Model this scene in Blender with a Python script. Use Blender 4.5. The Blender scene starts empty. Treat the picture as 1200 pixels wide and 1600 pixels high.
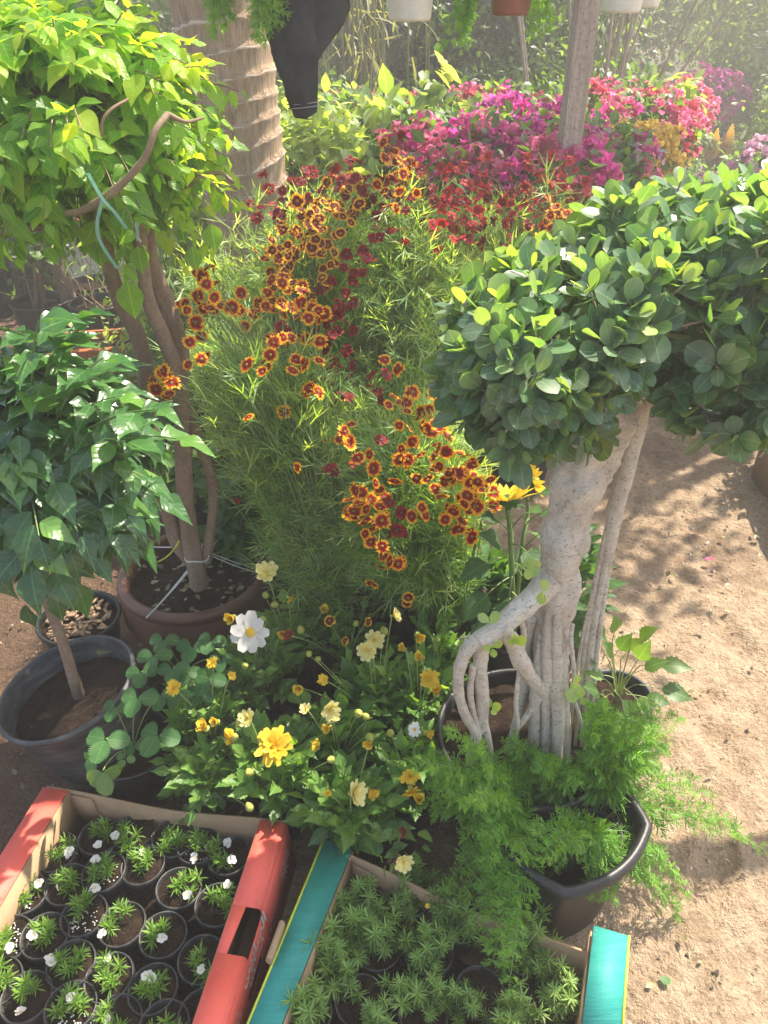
import bpy, math, numpy as np
from mathutils import Vector, Matrix

# ------------------------------------------------------------------ camera, sky, sun, exposure
sc = bpy.context.scene
CAM_Z = 1.6; PITCH = math.radians(34); FPX = 1202.0
cam_d = bpy.data.cameras.new('camera'); cam = bpy.data.objects.new('camera', cam_d)
sc.collection.objects.link(cam); sc.camera = cam
cam.location = (0, 0, CAM_Z); cam.rotation_euler = (math.pi/2 - PITCH, 0, 0)
cam_d.sensor_fit = 'VERTICAL'; cam_d.sensor_height = 34.6; cam_d.lens = 34.6*FPX/1600
cam_d.clip_start = .02; cam_d.clip_end = 500

SUN_EL = 57; SUN_AZ = 52          # azimuth measured from +Y towards +X
w = bpy.data.worlds.new('World'); sc.world = w; w.use_nodes = True
nt = w.node_tree; bg = nt.nodes['Background']
sky = nt.nodes.new('ShaderNodeTexSky'); sky.sky_type = 'NISHITA'; sky.sun_disc = False
sky.sun_elevation = math.radians(SUN_EL); sky.sun_rotation = math.radians(SUN_AZ)
sky.dust_density = 2.5
nt.links.new(sky.outputs[0], bg.inputs[0]); bg.inputs[1].default_value = .15
sl = bpy.data.lights.new('sun', 'SUN'); sl.energy = 5.0; sl.angle = math.radians(.5); sl.color = (1, .93, .82)
sun = bpy.data.objects.new('sun', sl); sc.collection.objects.link(sun)
a, e = math.radians(SUN_AZ), math.radians(SUN_EL)
sdir = Vector((math.sin(a)*math.cos(e), math.cos(a)*math.cos(e), math.sin(e)))
sun.rotation_euler = sdir.to_track_quat('Z', 'Y').to_euler(); sun.location = (3, 5, 8)
sc.view_settings.view_transform = 'Standard'; sc.view_settings.look = 'None'
sc.view_settings.use_white_balance = True; sc.view_settings.white_balance_temperature = 6900
sc.view_settings.exposure = 1.5; sc.view_settings.gamma = 1
cy = sc.cycles
cy.max_bounces = 8; cy.diffuse_bounces = 4; cy.glossy_bounces = 2; cy.transmission_bounces = 5
cy.transparent_max_bounces = 6; cy.volume_bounces = 0; cy.caustics_reflective = False; cy.caustics_refractive = False
cy.sample_clamp_indirect = 6

# ------------------------------------------------------------------ projection helpers (photo pixel -> place in metres)
cp, sp = math.cos(PITCH), math.sin(PITCH)
def ray(px, py):
    u = (px-600)/FPX; v = (800-py)/FPX
    return np.array([u, cp+v*sp, -sp+v*cp])
def Z(px, py, z):
    d = ray(px, py); return np.array([0, 0, CAM_Z]) + d*((z-CAM_Z)/d[2])
def Y(px, py, y):
    d = ray(px, py); return np.array([0, 0, CAM_Z]) + d*(y/d[1])
def A(*v): return np.array(v, float)
def nrm(v): return v/np.maximum(np.linalg.norm(v, axis=-1, keepdims=True), 1e-9)
def RG(s): return np.random.default_rng(s)

# ------------------------------------------------------------------ mesh collecting
ORG = {}
def org(o): return ORG.get(o.name, np.zeros(3)) if o is not None else np.zeros(3)
class Geo:
    def __init__(s): s.V = []; s.L = []; s.F = []; s.n = 0
    def add(s, V, F, lc=None, mi=0):
        V = np.asarray(V, float).reshape(-1, 3); F = np.asarray(F, int)
        if lc is None: lc = np.zeros_like(V)
        lc = np.asarray(lc, float)
        if lc.ndim == 1: lc = np.tile(lc, (len(V), 1))
        s.V.append(V); s.L.append(lc); s.F.append((F+s.n, mi)); s.n += len(V); return s
    def build(s, name, mats, parent=None, smooth=True, local=False):
        if not isinstance(mats, (list, tuple)): mats = [mats]
        V = np.concatenate(s.V); L = np.concatenate(s.L)
        if parent is not None and not local: V = V - org(parent)
        me = bpy.data.meshes.new(name)
        me.vertices.add(len(V)); me.vertices.foreach_set('co', V.astype(np.float32).ravel())
        li = np.concatenate([f.ravel() for f, _ in s.F])
        tot = np.concatenate([np.full(len(f), f.shape[1]) for f, _ in s.F])
        mi = np.concatenate([np.full(len(f), m) for f, m in s.F])
        st = np.concatenate([[0], np.cumsum(tot)[:-1]])
        me.loops.add(len(li)); me.loops.foreach_set('vertex_index', li.astype(np.int32))
        me.polygons.add(len(tot)); me.polygons.foreach_set('loop_start', st.astype(np.int32))
        me.polygons.foreach_set('material_index', mi.astype(np.int32))
        at = me.attributes.new('lc', 'FLOAT_VECTOR', 'POINT'); at.data.foreach_set('vector', L.astype(np.float32).ravel())
        me.update(calc_edges=True)
        me.polygons.foreach_set('use_smooth', np.full(len(tot), bool(smooth)))
        for m in mats: me.materials.append(m)
        o = bpy.data.objects.new(name, me); sc.collection.objects.link(o)
        if parent is not None: o.parent = parent
        ORG[o.name] = org(parent) if not local else np.zeros(3)
        return o

def tag(o, label, cat, group=None, kind=None):
    o['label'] = label
    if cat: o['category'] = cat
    if group: o['group'] = group
    if kind: o['kind'] = kind
    return o
def thing(name, label, cat, loc=(0, 0, 0), group=None):
    o = bpy.data.objects.new(name, None); sc.collection.objects.link(o)
    o.location = [float(v) for v in loc]; o.empty_display_size = .05; ORG[o.name] = np.array(loc, float)
    return tag(o, label, cat, group)
def inst(src, name, parent, pos, direction=(0, 0, 1), scale=1., spin=0.):
    """copy of a small part (shared mesh), its +Z turned to direction, with copies of its sub-parts"""
    o = src.copy(); o.name = name; sc.collection.objects.link(o); o.parent = parent
    q = Vector([float(v) for v in direction]).to_track_quat('Z', 'Y')
    o.rotation_mode = 'QUATERNION'
    o.rotation_quaternion = q @ Matrix.Rotation(spin, 3, 'Z').to_quaternion()
    o.location = [float(v) for v in (np.array(pos)-org(parent))]; o.scale = (scale,)*3
    for ch in src.children:
        c = ch.copy(); sc.collection.objects.link(c); c.parent = o
    return o
def copy_tree(root, loc, rz=0, label=None, group=None):
    r = root.copy(); sc.collection.objects.link(r)
    r.location = [float(v) for v in loc]; r.rotation_euler = (0, 0, rz); ORG[r.name] = np.array(loc, float)
    if label: r['label'] = label
    if group: r['group'] = group
    def rec(s, d):
        for ch in list(s.children):
            c = ch.copy(); sc.collection.objects.link(c); c.parent = d; rec(ch, c)
    rec(root, r); return r
PROTO = []
def proto(o): PROTO.append(o); return o

# ------------------------------------------------------------------ noise (numpy value noise)
def vn(P, s=1., seed=0):
    P = np.asarray(P, float)*s; I = np.floor(P).astype(np.int64); f = P-I; f = f*f*(3-2*f)
    def h(i, j, k):
        n = (i*374761393 + j*668265263 + k*2147483647 + seed*1013904223) & 0xffffffff
        n = ((n ^ (n >> 13))*1274126177) & 0xffffffff; n = n ^ (n >> 16)
        return (n & 0xffff)/65535.
    x, y, z = I[..., 0], I[..., 1], I[..., 2]; r = 0
    for a_ in (0, 1):
        for b_ in (0, 1):
            for c_ in (0, 1):
                wt = (f[..., 0] if a_ else 1-f[..., 0])*(f[..., 1] if b_ else 1-f[..., 1])*(f[..., 2] if c_ else 1-f[..., 2])
                r = r+wt*h(x+a_, y+b_, z+c_)
    return r*2-1
def fbm(P, s=1., o=4, seed=0):
    r = 0; am = 1
    for i in range(o): r = r+am*vn(P, s*2**i, seed+i); am *= .5
    return r

# ------------------------------------------------------------------ materials
def base_mat(name):
    m = bpy.data.materials.new(name); m.use_nodes = True; return m, m.node_tree, m.node_tree.nodes['Principled BSDF']
def N_(t, k, **kw):
    n = t.nodes.new(k)
    for a_, b_ in kw.items(): setattr(n, a_, b_)
    return n
def mixc(t, f, a_, b_, mode='MIX'):
    n = N_(t, 'ShaderNodeMix', data_type='RGBA', blend_type=mode)
    for s, v in ((0, f), (6, a_), (7, b_)):
        if isinstance(v, (tuple, list)): n.inputs[s].default_value = (*v[:3], 1)
        elif isinstance(v, (int, float)): n.inputs[s].default_value = v
        else: t.links.new(v, n.inputs[s])
    return n.outputs[2]
def mth(t, op, a_, b_=None, c_=None, clamp=False):
    n = N_(t, 'ShaderNodeMath', operation=op, use_clamp=clamp)
    for i, v in enumerate((a_, b_, c_)):
        if v is None: continue
        if isinstance(v, (int, float)): n.inputs[i].default_value = v
        else: t.links.new(v, n.inputs[i])
    return n.outputs[0]
def noise(t, scale, detail=4, rough=.6, vec=None, stretch=None):
    tc = N_(t, 'ShaderNodeTexCoord'); src = tc.outputs['Object']
    if stretch:
        mp = N_(t, 'ShaderNodeMapping'); mp.inputs['Scale'].default_value = stretch
        t.links.new(src, mp.inputs[0]); src = mp.outputs[0]
    n = N_(t, 'ShaderNodeTexNoise'); n.inputs['Scale'].default_value = scale
    n.inputs['Detail'].default_value = detail; n.inputs['Roughness'].default_value = rough
    t.links.new(src, n.inputs['Vector']); return n.outputs['Fac']
def ramp(t, f, *st):
    r = N_(t, 'ShaderNodeValToRGB'); cr = r.color_ramp
    while len(cr.elements) < len(st): cr.elements.new(.5)
    for el, (p, c) in zip(cr.elements, st): el.position = p; el.color = (*c, 1)
    t.links.new(f, r.inputs[0]); return r.outputs[0]
def sstep(t, x, lo, hi):
    n = N_(t, 'ShaderNodeMapRange', interpolation_type='SMOOTHSTEP'); t.links.new(x, n.inputs[0])
    n.inputs[1].default_value = lo; n.inputs[2].default_value = hi; return n.outputs[0]
def lcn(t):
    n = N_(t, 'ShaderNodeAttribute', attribute_name='lc'); s = N_(t, 'ShaderNodeSeparateXYZ')
    t.links.new(n.outputs['Vector'], s.inputs[0]); return s.outputs
def bump(t, b, h, dist=.01, st=1.):
    n = N_(t, 'ShaderNodeBump'); n.inputs['Strength'].default_value = st; n.inputs['Distance'].default_value = dist
    t.links.new(h, n.inputs['Height']); t.links.new(n.outputs[0], b.inputs['Normal']); return n.outputs[0]

def leaf_mat(name, c0, c1, c2=None, rough=.42, tr=.45, tcol=None, veins=0, spec=.45, dust=0):
    """c0 old leaf, c1 usual, c2 young (per-leaf attribute); translucent so that the sun glows through"""
    m, t, b = base_mat(name); X, Yv, R = lcn(t)
    c2 = c2 or c1
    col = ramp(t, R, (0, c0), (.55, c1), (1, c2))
    nz = noise(t, 45, 2)
    col = mixc(t, mth(t, 'MULTIPLY', nz, .5), col, tuple(.55*v for v in c0))
    bl = noise(t, 130, 2, .5)
    col = mixc(t, mth(t, 'MULTIPLY', sstep(t, bl, .66, .72), .55), col, (.22, .15, .05))
    ay = mth(t, 'ABSOLUTE', Yv)
    mid = mth(t, 'LESS_THAN', ay, .012)
    vein = mid
    if veins:
        ph = mth(t, 'FRACT', mth(t, 'MULTIPLY', mth(t, 'SUBTRACT', X, mth(t, 'MULTIPLY', ay, 1.0)), veins))
        tri = mth(t, 'ABSOLUTE', mth(t, 'SUBTRACT', ph, .5))
        side = mth(t, 'LESS_THAN', tri, .045)
        vein = mth(t, 'MAXIMUM', mid, mth(t, 'MULTIPLY', side, .35))
        bump(t, b, mth(t, 'MULTIPLY', tri, 1.), .0014, .5)
    col = mixc(t, mth(t, 'MULTIPLY', vein, .5), col, tuple(min(1, v*1.8+.02) for v in c1))
    if dust:
        col = mixc(t, mth(t, 'MULTIPLY', sstep(t, noise(t, 22, 3), .4, .75), dust), col, (.33, .33, .28))
    t.links.new(col, b.inputs['Base Color'])
    b.inputs['Roughness'].default_value = rough; b.inputs['Specular IOR Level'].default_value = spec
    if tr:
        tb = N_(t, 'ShaderNodeBsdfTranslucent'); ms = N_(t, 'ShaderNodeMixShader'); ms.inputs[0].default_value = tr
        tc = mixc(t, 1., col, tcol or (1.0, 1.0, .35), 'MULTIPLY')
        g = N_(t, 'ShaderNodeMix', data_type='RGBA', blend_type='MULTIPLY'); g.inputs[0].default_value = 1
        t.links.new(tc, g.inputs[6]); g.inputs[7].default_value = (3.0, 2.8, 2.0, 1); g.clamp_result = True
        t.links.new(g.outputs[2], tb.inputs[0])
        o = t.nodes['Material Output']; t.links.new(b.outputs[0], ms.inputs[1]); t.links.new(tb.outputs[0], ms.inputs[2])
        t.links.new(ms.outputs[0], o.inputs[0])
    return m
def petal_mat(name, *stops, tr=.35, rough=.6, along='x'):
    m, t, b = base_mat(name); X, Yv, R = lcn(t)
    f = mth(t, 'ADD', X, mth(t, 'MULTIPLY', mth(t, 'SUBTRACT', R, .5), .16)) if along == 'x' else R
    col = ramp(t, f, *stops)
    st = noise(t, 300, 2)
    col = mixc(t, mth(t, 'MULTIPLY', st, .3), col, (.5, .3, .1), 'MULTIPLY')
    t.links.new(col, b.inputs['Base Color']); b.inputs['Roughness'].default_value = rough
    b.inputs['Specular IOR Level'].default_value = .25
    tb = N_(t, 'ShaderNodeBsdfTranslucent'); ms = N_(t, 'ShaderNodeMixShader'); ms.inputs[0].default_value = tr
    t.links.new(col, tb.inputs[0]); t.links.new(b.outputs[0], ms.inputs[1]); t.links.new(tb.outputs[0], ms.inputs[2])
    t.links.new(ms.outputs[0], t.nodes['Material Output'].inputs[0]); return m
def flat_mat(name, c0, c1=None, rough=.7, sc_=8, b_d=0, b_s=60, stretch=None, spec=.4, lo=.3, hi=.7, fine=0, scuff=None):
    m, t, b = base_mat(name); c1 = c1 or tuple(v*.7 for v in c0)
    f = sstep(t, noise(t, sc_, 6, .65, stretch=stretch), lo, hi)
    col = mixc(t, f, c0, c1)
    if fine: col = mixc(t, mth(t, 'MULTIPLY', sstep(t, noise(t, fine, 3), .45, .7), .5), col, tuple(v*.45 for v in c1))
    if scuff:
        n1 = noise(t, 70, 6, .8, stretch=(1, 3.5, 1)); col = mixc(t, mth(t, 'MULTIPLY', sstep(t, n1, .62, .68), .45), col, scuff)
        n2 = noise(t, 11, 6, .75); col = mixc(t, mth(t, 'MULTIPLY', sstep(t, n2, .56, .72), .45), col, (.14, .09, .06))
    t.links.new(col, b.inputs['Base Color']); b.inputs['Roughness'].default_value = rough
    b.inputs['Specular IOR Level'].default_value = spec
    if b_d: bump(t, b, noise(t, b_s, 5, .7, stretch=stretch), b_d, 1)
    return m

M = {}
M['black'] = flat_mat('black_plastic', (.018, .019, .02), (.05, .05, .048), .42, 14, .0006, 90, lo=.45, hi=.8)
M['spot'] = flat_mat('small_pot_plastic', (.03, .031, .034), (.11, .105, .10), .38, 40, .0004, 90, lo=.4, hi=.75)
M['dusty'] = flat_mat('dusty_black_plastic', (.03, .033, .037), (.15, .15, .15), .5, 9, .001, 60, lo=.35, hi=.8, stretch=(1, 1, 3))
M['soil'] = flat_mat('potting_soil', (.015, .009, .006), (.05, .03, .019), .95, 38, .014, 120, fine=210, spec=.15)
M['bowl'] = flat_mat('brown_glaze', (.11, .045, .03), (.17, .08, .055), .38, 6, .0008, 40)
M['terra'] = flat_mat('terracotta_plastic', (.42, .13, .045), (.30, .09, .035), .55, 7)
M['whitep'] = flat_mat('white_plastic', (.78, .77, .72), (.62, .6, .55), .45, 10)
M['brownp'] = flat_mat('brown_plastic', (.3, .1, .06), (.22, .07, .045), .5, 8)
M['card'] = flat_mat('brown_cardboard', (.38, .26, .155), (.31, .205, .12), .85, 12, .0006, 60, spec=.2, scuff=(.5, .38, .26))
M['red'] = flat_mat('red_printed_card', (.86, .15, .11), (.78, .12, .09), .6, 9, .0012, 22, spec=.25, scuff=(.85, .55, .5))
M['teal'] = flat_mat('teal_printed_card', (.016, .235, .20), (.03, .275, .235), .6, 16, .001, 25, spec=.35, stretch=(1, 6, 1), scuff=(.4, .6, .55))
M['yedge'] = flat_mat('yellow_print', (.62, .66, .06), None, .6)
M['print'] = flat_mat('pale_print', (.92, .80, .76), None, .6)
M['wood'] = flat_mat('weathered_wood', (.46, .38, .33), (.30, .24, .205), .85, 10, .0015, 60, stretch=(9, 9, .6), fine=120)
M['cord'] = flat_mat('white_cord', (.75, .74, .70), None, .7)
M['cloth'] = flat_mat('black_cloth', (.013, .014, .018), (.04, .042, .048), .85, 12, .006, 22, spec=.15)
M['stripe'] = flat_mat('grey_stripe', (.3, .3, .32), None, .8)
M['wire'] = flat_mat('dark_wire', (.02, .02, .02), None, .5)
M['cream'] = flat_mat('cream_wall', (.75, .62, .45), (.66, .53, .38), .9, 2)
M['ribbon'] = flat_mat('green_ribbon', (.22, .45, .38), None, .5)
M['chip'] = flat_mat('dry_chips', (.40, .27, .17), (.22, .14, .09), .9, 60)
M['stem_g'] = leaf_mat('green_stem', (.10, .17, .05), (.17, .27, .08), tr=0, rough=.5)
M['stem_p'] = leaf_mat('pale_green_stem', (.22, .30, .10), (.32, .42, .14), tr=0, rough=.5)
M['stem_b'] = flat_mat('brown_twig', (.17, .11, .07), (.26, .19, .13), .85, 20, .001, 150)
M['bark'] = flat_mat('brown_bark', (.20, .135, .095), (.30, .215, .155), .85, 22, .004, 110, stretch=(1, 1, .45), fine=120)
M['barkg'] = flat_mat('grey_bark', (.30, .25, .21), (.42, .36, .30), .9, 14, .003, 90, fine=110)
# bonsai trunk: pale grey, horizontal scars and dark specks
def ficus_bark():
    m, t, b = base_mat('pale_ficus_bark')
    col = ramp(t, noise(t, 13, 6, .7), (.3, (.46, .39, .31)), (.5, (.68, .61, .52)), (.72, (.80, .75, .66)))
    h = noise(t, 40, 5, .75, stretch=(.7, .7, 5))
    col = mixc(t, mth(t, 'MULTIPLY', sstep(t, h, .55, .7), .55), col, (.22, .17, .12))
    sp_ = noise(t, 150, 3, .7)
    col = mixc(t, mth(t, 'MULTIPLY', sstep(t, sp_, .56, .68), .7), col, (.20, .15, .105))
    t.links.new(col, b.inputs['Base Color']); b.inputs['Roughness'].default_value = .85
    hh = mth(t, 'ADD', mth(t, 'MULTIPLY', h, 1), mth(t, 'MULTIPLY', noise(t, 90, 4, .7), .8))
    bump(t, b, hh, .008, 1.); return m
M['ficus'] = ficus_bark()
def palm_bark():
    m, t, b = base_mat('palm_bark'); X, Yv, R = lcn(t)
    fib = noise(t, 30, 5, .7, stretch=(2.5, 2.5, .35))
    col = ramp(t, fib, (.3, (.24, .155, .095)), (.5, (.40, .28, .185)), (.72, (.52, .385, .27)))
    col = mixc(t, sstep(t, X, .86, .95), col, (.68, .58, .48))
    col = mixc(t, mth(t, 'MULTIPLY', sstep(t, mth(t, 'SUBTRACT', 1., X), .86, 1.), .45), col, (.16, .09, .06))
    crack = noise(t, 110, 4, .7, stretch=(1.6, 1.6, .10))
    col = mixc(t, mth(t, 'MULTIPLY', sstep(t, crack, .58, .70), .55), col, (.09, .055, .035))
    t.links.new(col, b.inputs['Base Color']); b.inputs['Roughness'].default_value = .9
    bump(t, b, mth(t, 'ADD', fib, mth(t, 'MULTIPLY', crack, -.8)), .008, 1); return m
M['palm'] = palm_bark()
def ground_mat():
    m, t, b = base_mat('sandy_soil')
    tc = N_(t, 'ShaderNodeTexCoord'); s = N_(t, 'ShaderNodeSeparateXYZ'); t.links.new(tc.outputs['Object'], s.inputs[0])
    big = noise(t, 2.2, 5, .6); med = noise(t, 16, 6, .7); fine = noise(t, 170, 4, .75)
    col = ramp(t, med, (.32, (.32, .22, .14)), (.5, (.46, .335, .225)), (.72, (.57, .44, .31)))
    # darker soil colour towards the left and in random drifts
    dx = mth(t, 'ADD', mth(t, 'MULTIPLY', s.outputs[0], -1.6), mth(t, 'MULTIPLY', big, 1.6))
    dark_left = sstep(t, dx, .95, 1.5)
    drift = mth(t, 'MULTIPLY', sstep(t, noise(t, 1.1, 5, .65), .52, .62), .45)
    dark_mask = mth(t, 'MAXIMUM', dark_left, drift)
    col = mixc(t, dark_mask, col, mixc(t, sstep(t, fine, .4, .65), (.20, .125, .08), (.105, .065, .043)))
    sh = mth(t, 'MULTIPLY', sstep(t, fine, .52, .72), .35)
    col = mixc(t, sh, col, (.17, .12, .085))
    crumb = noise(t, 62, 3, .6)
    col = mixc(t, mth(t, 'MULTIPLY', sstep(t, crumb, .54, .66), .5), col, (.19, .12, .075))
    pale = noise(t, 330, 1)
    col = mixc(t, mth(t, 'MULTIPLY', sstep(t, pale, .7, .76), .5), col, (.75, .66, .55))
    t.links.new(col, b.inputs['Base Color']); b.inputs['Roughness'].default_value = .95
    b.inputs['Specular IOR Level'].default_value = .15
    bump(t, b, mth(t, 'ADD', mth(t, 'MULTIPLY', med, 1.), mth(t, 'ADD', mth(t, 'MULTIPLY', fine, .4), mth(t, 'MULTIPLY', crumb, .6))), .035, 1.); return m
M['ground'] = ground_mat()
M['pebble'] = flat_mat('pebbles', (.42, .33, .25), (.24, .17, .12), .9, 30)
M['litter'] = leaf_mat('dry_leaves', (.10, .07, .04), (.20, .16, .08), (.30, .32, .14), tr=.1)

M['ficus_l'] = leaf_mat('ficus_leaf', (.06, .13, .075), (.12, .25, .11), (.40, .60, .10), .36, .36, veins=0, spec=.5, dust=.35)
M['boug_l'] = leaf_mat('bougainvillea_leaf', (.06, .16, .03), (.17, .34, .045), (.42, .54, .07), .40, .6, veins=7)
M['china_l'] = leaf_mat('glossy_leaf', (.025, .08, .03), (.06, .165, .045), (.18, .36, .05), .27, .3, veins=6, spec=.6)
M['coreo_l'] = leaf_mat('thread_leaf', (.09, .18, .055), (.20, .35, .12), (.44, .58, .28), .45, .45)
M['fern_l'] = leaf_mat('asparagus_fern_needle', (.06, .15, .02), (.15, .33, .045), (.28, .50, .07), .5, .4)
M['straw_l'] = leaf_mat('strawberry_leaf', (.03, .10, .03), (.06, .17, .045), (.17, .27, .08), .5, .3, veins=9)
M['dahl_l'] = leaf_mat('dahlia_leaf', (.055, .13, .03), (.115, .245, .05), (.25, .41, .09), .42, .35, veins=7)
M['rose_l'] = leaf_mat('succulent_needle', (.075, .14, .035), (.15, .26, .06), (.26, .42, .10), .5, .25)
M['tuft_l'] = leaf_mat('tuft_leaf', (.06, .12, .02), (.13, .26, .035), (.26, .42, .06), .5, .3)
M['sun_l'] = leaf_mat('sunflower_leaf', (.03, .08, .03), (.06, .15, .05), (.10, .22, .06), .6, .35, veins=6)
M['hedge_l'] = leaf_mat('dark_hedge_leaf', (.03, .06, .025), (.065, .125, .045), (.13, .22, .08), .5, .3)
M['olive_l'] = leaf_mat('grey_olive_leaf', (.07, .12, .05), (.14, .22, .09), (.26, .36, .15), .5, .4)
M['mid_l'] = leaf_mat('mid_green_leaf', (.04, .09, .025), (.09, .18, .05), (.2, .32, .09), .45, .4)
M['pale_l'] = leaf_mat('pale_green_leaf', (.13, .22, .08), (.28, .38, .14), (.5, .56, .3), .5, .45)
M['dry_l'] = leaf_mat('dry_cane_leaf', (.11, .12, .06), (.20, .21, .11), (.31, .32, .18), .7, .3)

M['pA'] = petal_mat('bicolour_petal', (0, (.13, .006, .004)), (.5, (.34, .015, .008)), (.6, (.62, .08, .01)), (.68, (.92, .42, .02)), (1, (.95, .60, .03)))
M['pA2'] = petal_mat('narrow_edge_petal', (0, (.07, .003, .003)), (.62, (.22, .01, .006)), (.72, (.88, .44, .02)), (1, (.92, .55, .03)))
M['pB'] = petal_mat('maroon_petal', (0, (.09, .004, .006)), (.6, (.22, .008, .012)), (1, (.36, .02, .02)))
M['pR'] = petal_mat('crimson_petal', (0, (.2, .006, .01)), (.6, (.45, .015, .02)), (1, (.6, .04, .04)))
M['pY'] = petal_mat('yellow_petal', (0, (.82, .52, .04)), (.5, (.85, .60, .04)), (1, (.88, .68, .08)))
M['pO'] = petal_mat('golden_petal', (0, (.84, .48, .03)), (.6, (.90, .60, .05)), (1, (.92, .62, .05)))
M['pC'] = petal_mat('cream_petal', (0, (.75, .62, .12)), (.5, (.82, .76, .25)), (1, (.85, .82, .42)))
M['pW'] = petal_mat('white_petal', (0, (.80, .80, .62)), (.3, (.84, .84, .80)), (1, (.85, .85, .84)))
M['bud'] = flat_mat('dark_bud', (.07, .03, .02), (.12, .07, .03), .6, 60)
M['budg'] = flat_mat('green_bud', (.20, .28, .06), (.4, .36, .07), .6, 60)
M['eye'] = flat_mat('flower_eye', (.10, .03, .01), (.45, .24, .03), .8, 260, .002, 500)
M['eyey'] = flat_mat('yellow_eye', (.75, .42, .03), (.85, .60, .06), .8, 260, .003, 400)
for k, c in dict(mag=(.82, .09, .46), pink=(.88, .24, .42), rose=(.78, .15, .22), yel=(.92, .66, .16), pur=(.62, .12, .46), pale=(.72, .42, .62), peach=(.8, .35, .2)).items():
    M['b_'+k] = petal_mat('bract_'+k, (0, tuple(v*.7 for v in c)), (.5, c), (1, tuple(min(1, v*1.25+.02) for v in c)), tr=.65, along='r')
M['redf'] = petal_mat('scarlet_petal', (0, (.6, .02, .01)), (1, (.7, .05, .02)))

# ------------------------------------------------------------------ shapes
def leaf_tpl(prof, n=5, fold=.25, wave=0., serr=0.):
    """leaf blade of length 1 along x; prof = half widths at evenly spaced stations"""
    t = np.linspace(0, 1, n+1); hw = np.maximum(spline(np.array(prof)[:, None], n+1)[:, 0], .003) if n > 4 else np.interp(t, np.linspace(0, 1, len(prof)), prof)
    if serr: hw = hw*(1+serr*np.where(np.arange(n+1) % 2, 1, -1)*(hw > .03))
    V = []; L = []
    for i in range(n+1):
        for s in (-1, 0, 1):
            V.append((t[i], s*hw[i], fold*abs(s)*hw[i]+wave*s*math.sin(t[i]*9)*hw[i])); L.append((t[i], s*hw[i], 0))
    F = []
    for i in range(n):
        for s in (0, 1): a_ = i*3+s; F.append((a_, a_+3, a_+4, a_+1))
    return np.array(V), np.array(F), np.array(L)
def strip_tpl(hw=.04, n=2):
    t = np.linspace(0, 1, n+1); V = []; L = []
    for i in range(n+1):
        k = hw*(1-.85*abs(2*t[i]-.8)**2) if n > 1 else hw; k = max(k, hw*.12)
        V += [(t[i], -k, 0), (t[i], k, 0)]; L += [(t[i], .5, 0)]*2
    F = [(2*i, 2*i+2, 2*i+3, 2*i+1) for i in range(n)]
    return np.array(V), np.array(F), np.array(L)
def combine(parts):
    """list of (tpl, pos, dir, normal, scale)"""
    Vs, Fs, Ls, n = [], [], [], 0
    for tp, p, d, nn, s in parts:
        x = nrm(A(*d)); y = nrm(np.cross(nn, x)); z = np.cross(x, y)
        V = np.array(p)+s*(tp[0] @ np.array([x, y, z])); Vs.append(V); Fs.append(tp[1]+n); Ls.append(tp[2]); n += len(V)
    return np.concatenate(Vs), np.concatenate(Fs), np.concatenate(Ls)
def scatter(g, tpl, P, D, Nn, S, r=None, curl=0., mi=0, wid=1.):
    P = np.asarray(P, float); n = len(P)
    if n == 0: return
    TV, TF, TL = tpl
    X = nrm(np.broadcast_to(D, P.shape)); Nn = np.broadcast_to(Nn, P.shape)
    Yv = np.cross(Nn, X); bad = np.linalg.norm(Yv, axis=1) < 1e-3; Yv[bad] = np.cross(X[bad], A(.31, .77, .1)); Yv = nrm(Yv); Zv = np.cross(X, Yv)
    S = np.broadcast_to(S, (n,))[:, None, None]; cu = np.broadcast_to(curl, (n,))[:, None]
    lx = np.broadcast_to(TV[None, :, 0], (n, len(TV))); ly = TV[None, :, 1]*np.broadcast_to(wid, (n,))[:, None]
    lz = TV[None, :, 2] - cu*lx**2
    V = P[:, None]+S*(lx[..., None]*X[:, None]+ly[..., None]*Yv[:, None]+lz[..., None]*Zv[:, None])
    F = (TF[None]+(np.arange(n)*len(TV))[:, None, None]).reshape(-1, TF.shape[1])
    L = np.broadcast_to(TL, (n,)+TL.shape).copy()
    L[..., 2] = np.broadcast_to(.5 if r is None else r, (n,))[:, None]
    g.add(V.reshape(-1, 3), F, L.reshape(-1, 3), mi)
def bez(P0, P1, P2, t):
    t = np.asarray(t)[None, :, None]; P0, P1, P2 = [np.asarray(p, float)[:, None] for p in (P0, P1, P2)]
    return (1-t)**2*P0+2*t*(1-t)*P1+t*t*P2, nrm(2*(1-t)*(P1-P0)+2*t*(P2-P1))
def stems(g, P0, P1, P2, r0, r1, seg=6, k=4, r=.5, mi=0):
    P0 = np.atleast_2d(P0); n = len(P0); t = np.linspace(0, 1, seg+1)
    C, T = bez(P0, np.atleast_2d(P1), np.atleast_2d(P2), t)
    ref = np.where(np.abs(T[..., 2:3]) > .8, A(1, 0, 0), A(0, 0, 1)); U = nrm(np.cross(T, ref)); W = np.cross(T, U)
    an = np.arange(k)*2*math.pi/k
    R0 = np.broadcast_to(r0, (n,))[:, None]; R1 = np.broadcast_to(r1, (n,))[:, None]
    R = (R0*(1-t)+R1*t)[:, :, None, None]
    V = C[:, :, None]+R*(np.cos(an)[None, None, :, None]*U[:, :, None]+np.sin(an)[None, None, :, None]*W[:, :, None])
    i = np.arange(seg)[:, None]; j = np.arange(k)[None]
    q = np.stack([i*k+j, i*k+(j+1) % k, (i+1)*k+(j+1) % k, (i+1)*k+j], -1).reshape(-1, 4)
    F = (q[None]+(np.arange(n)*(seg+1)*k)[:, None, None]).reshape(-1, 4)
    g.add(V.reshape(-1, 3), F, A(.5, .5, r if np.isscalar(r) else .5), mi)
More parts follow.
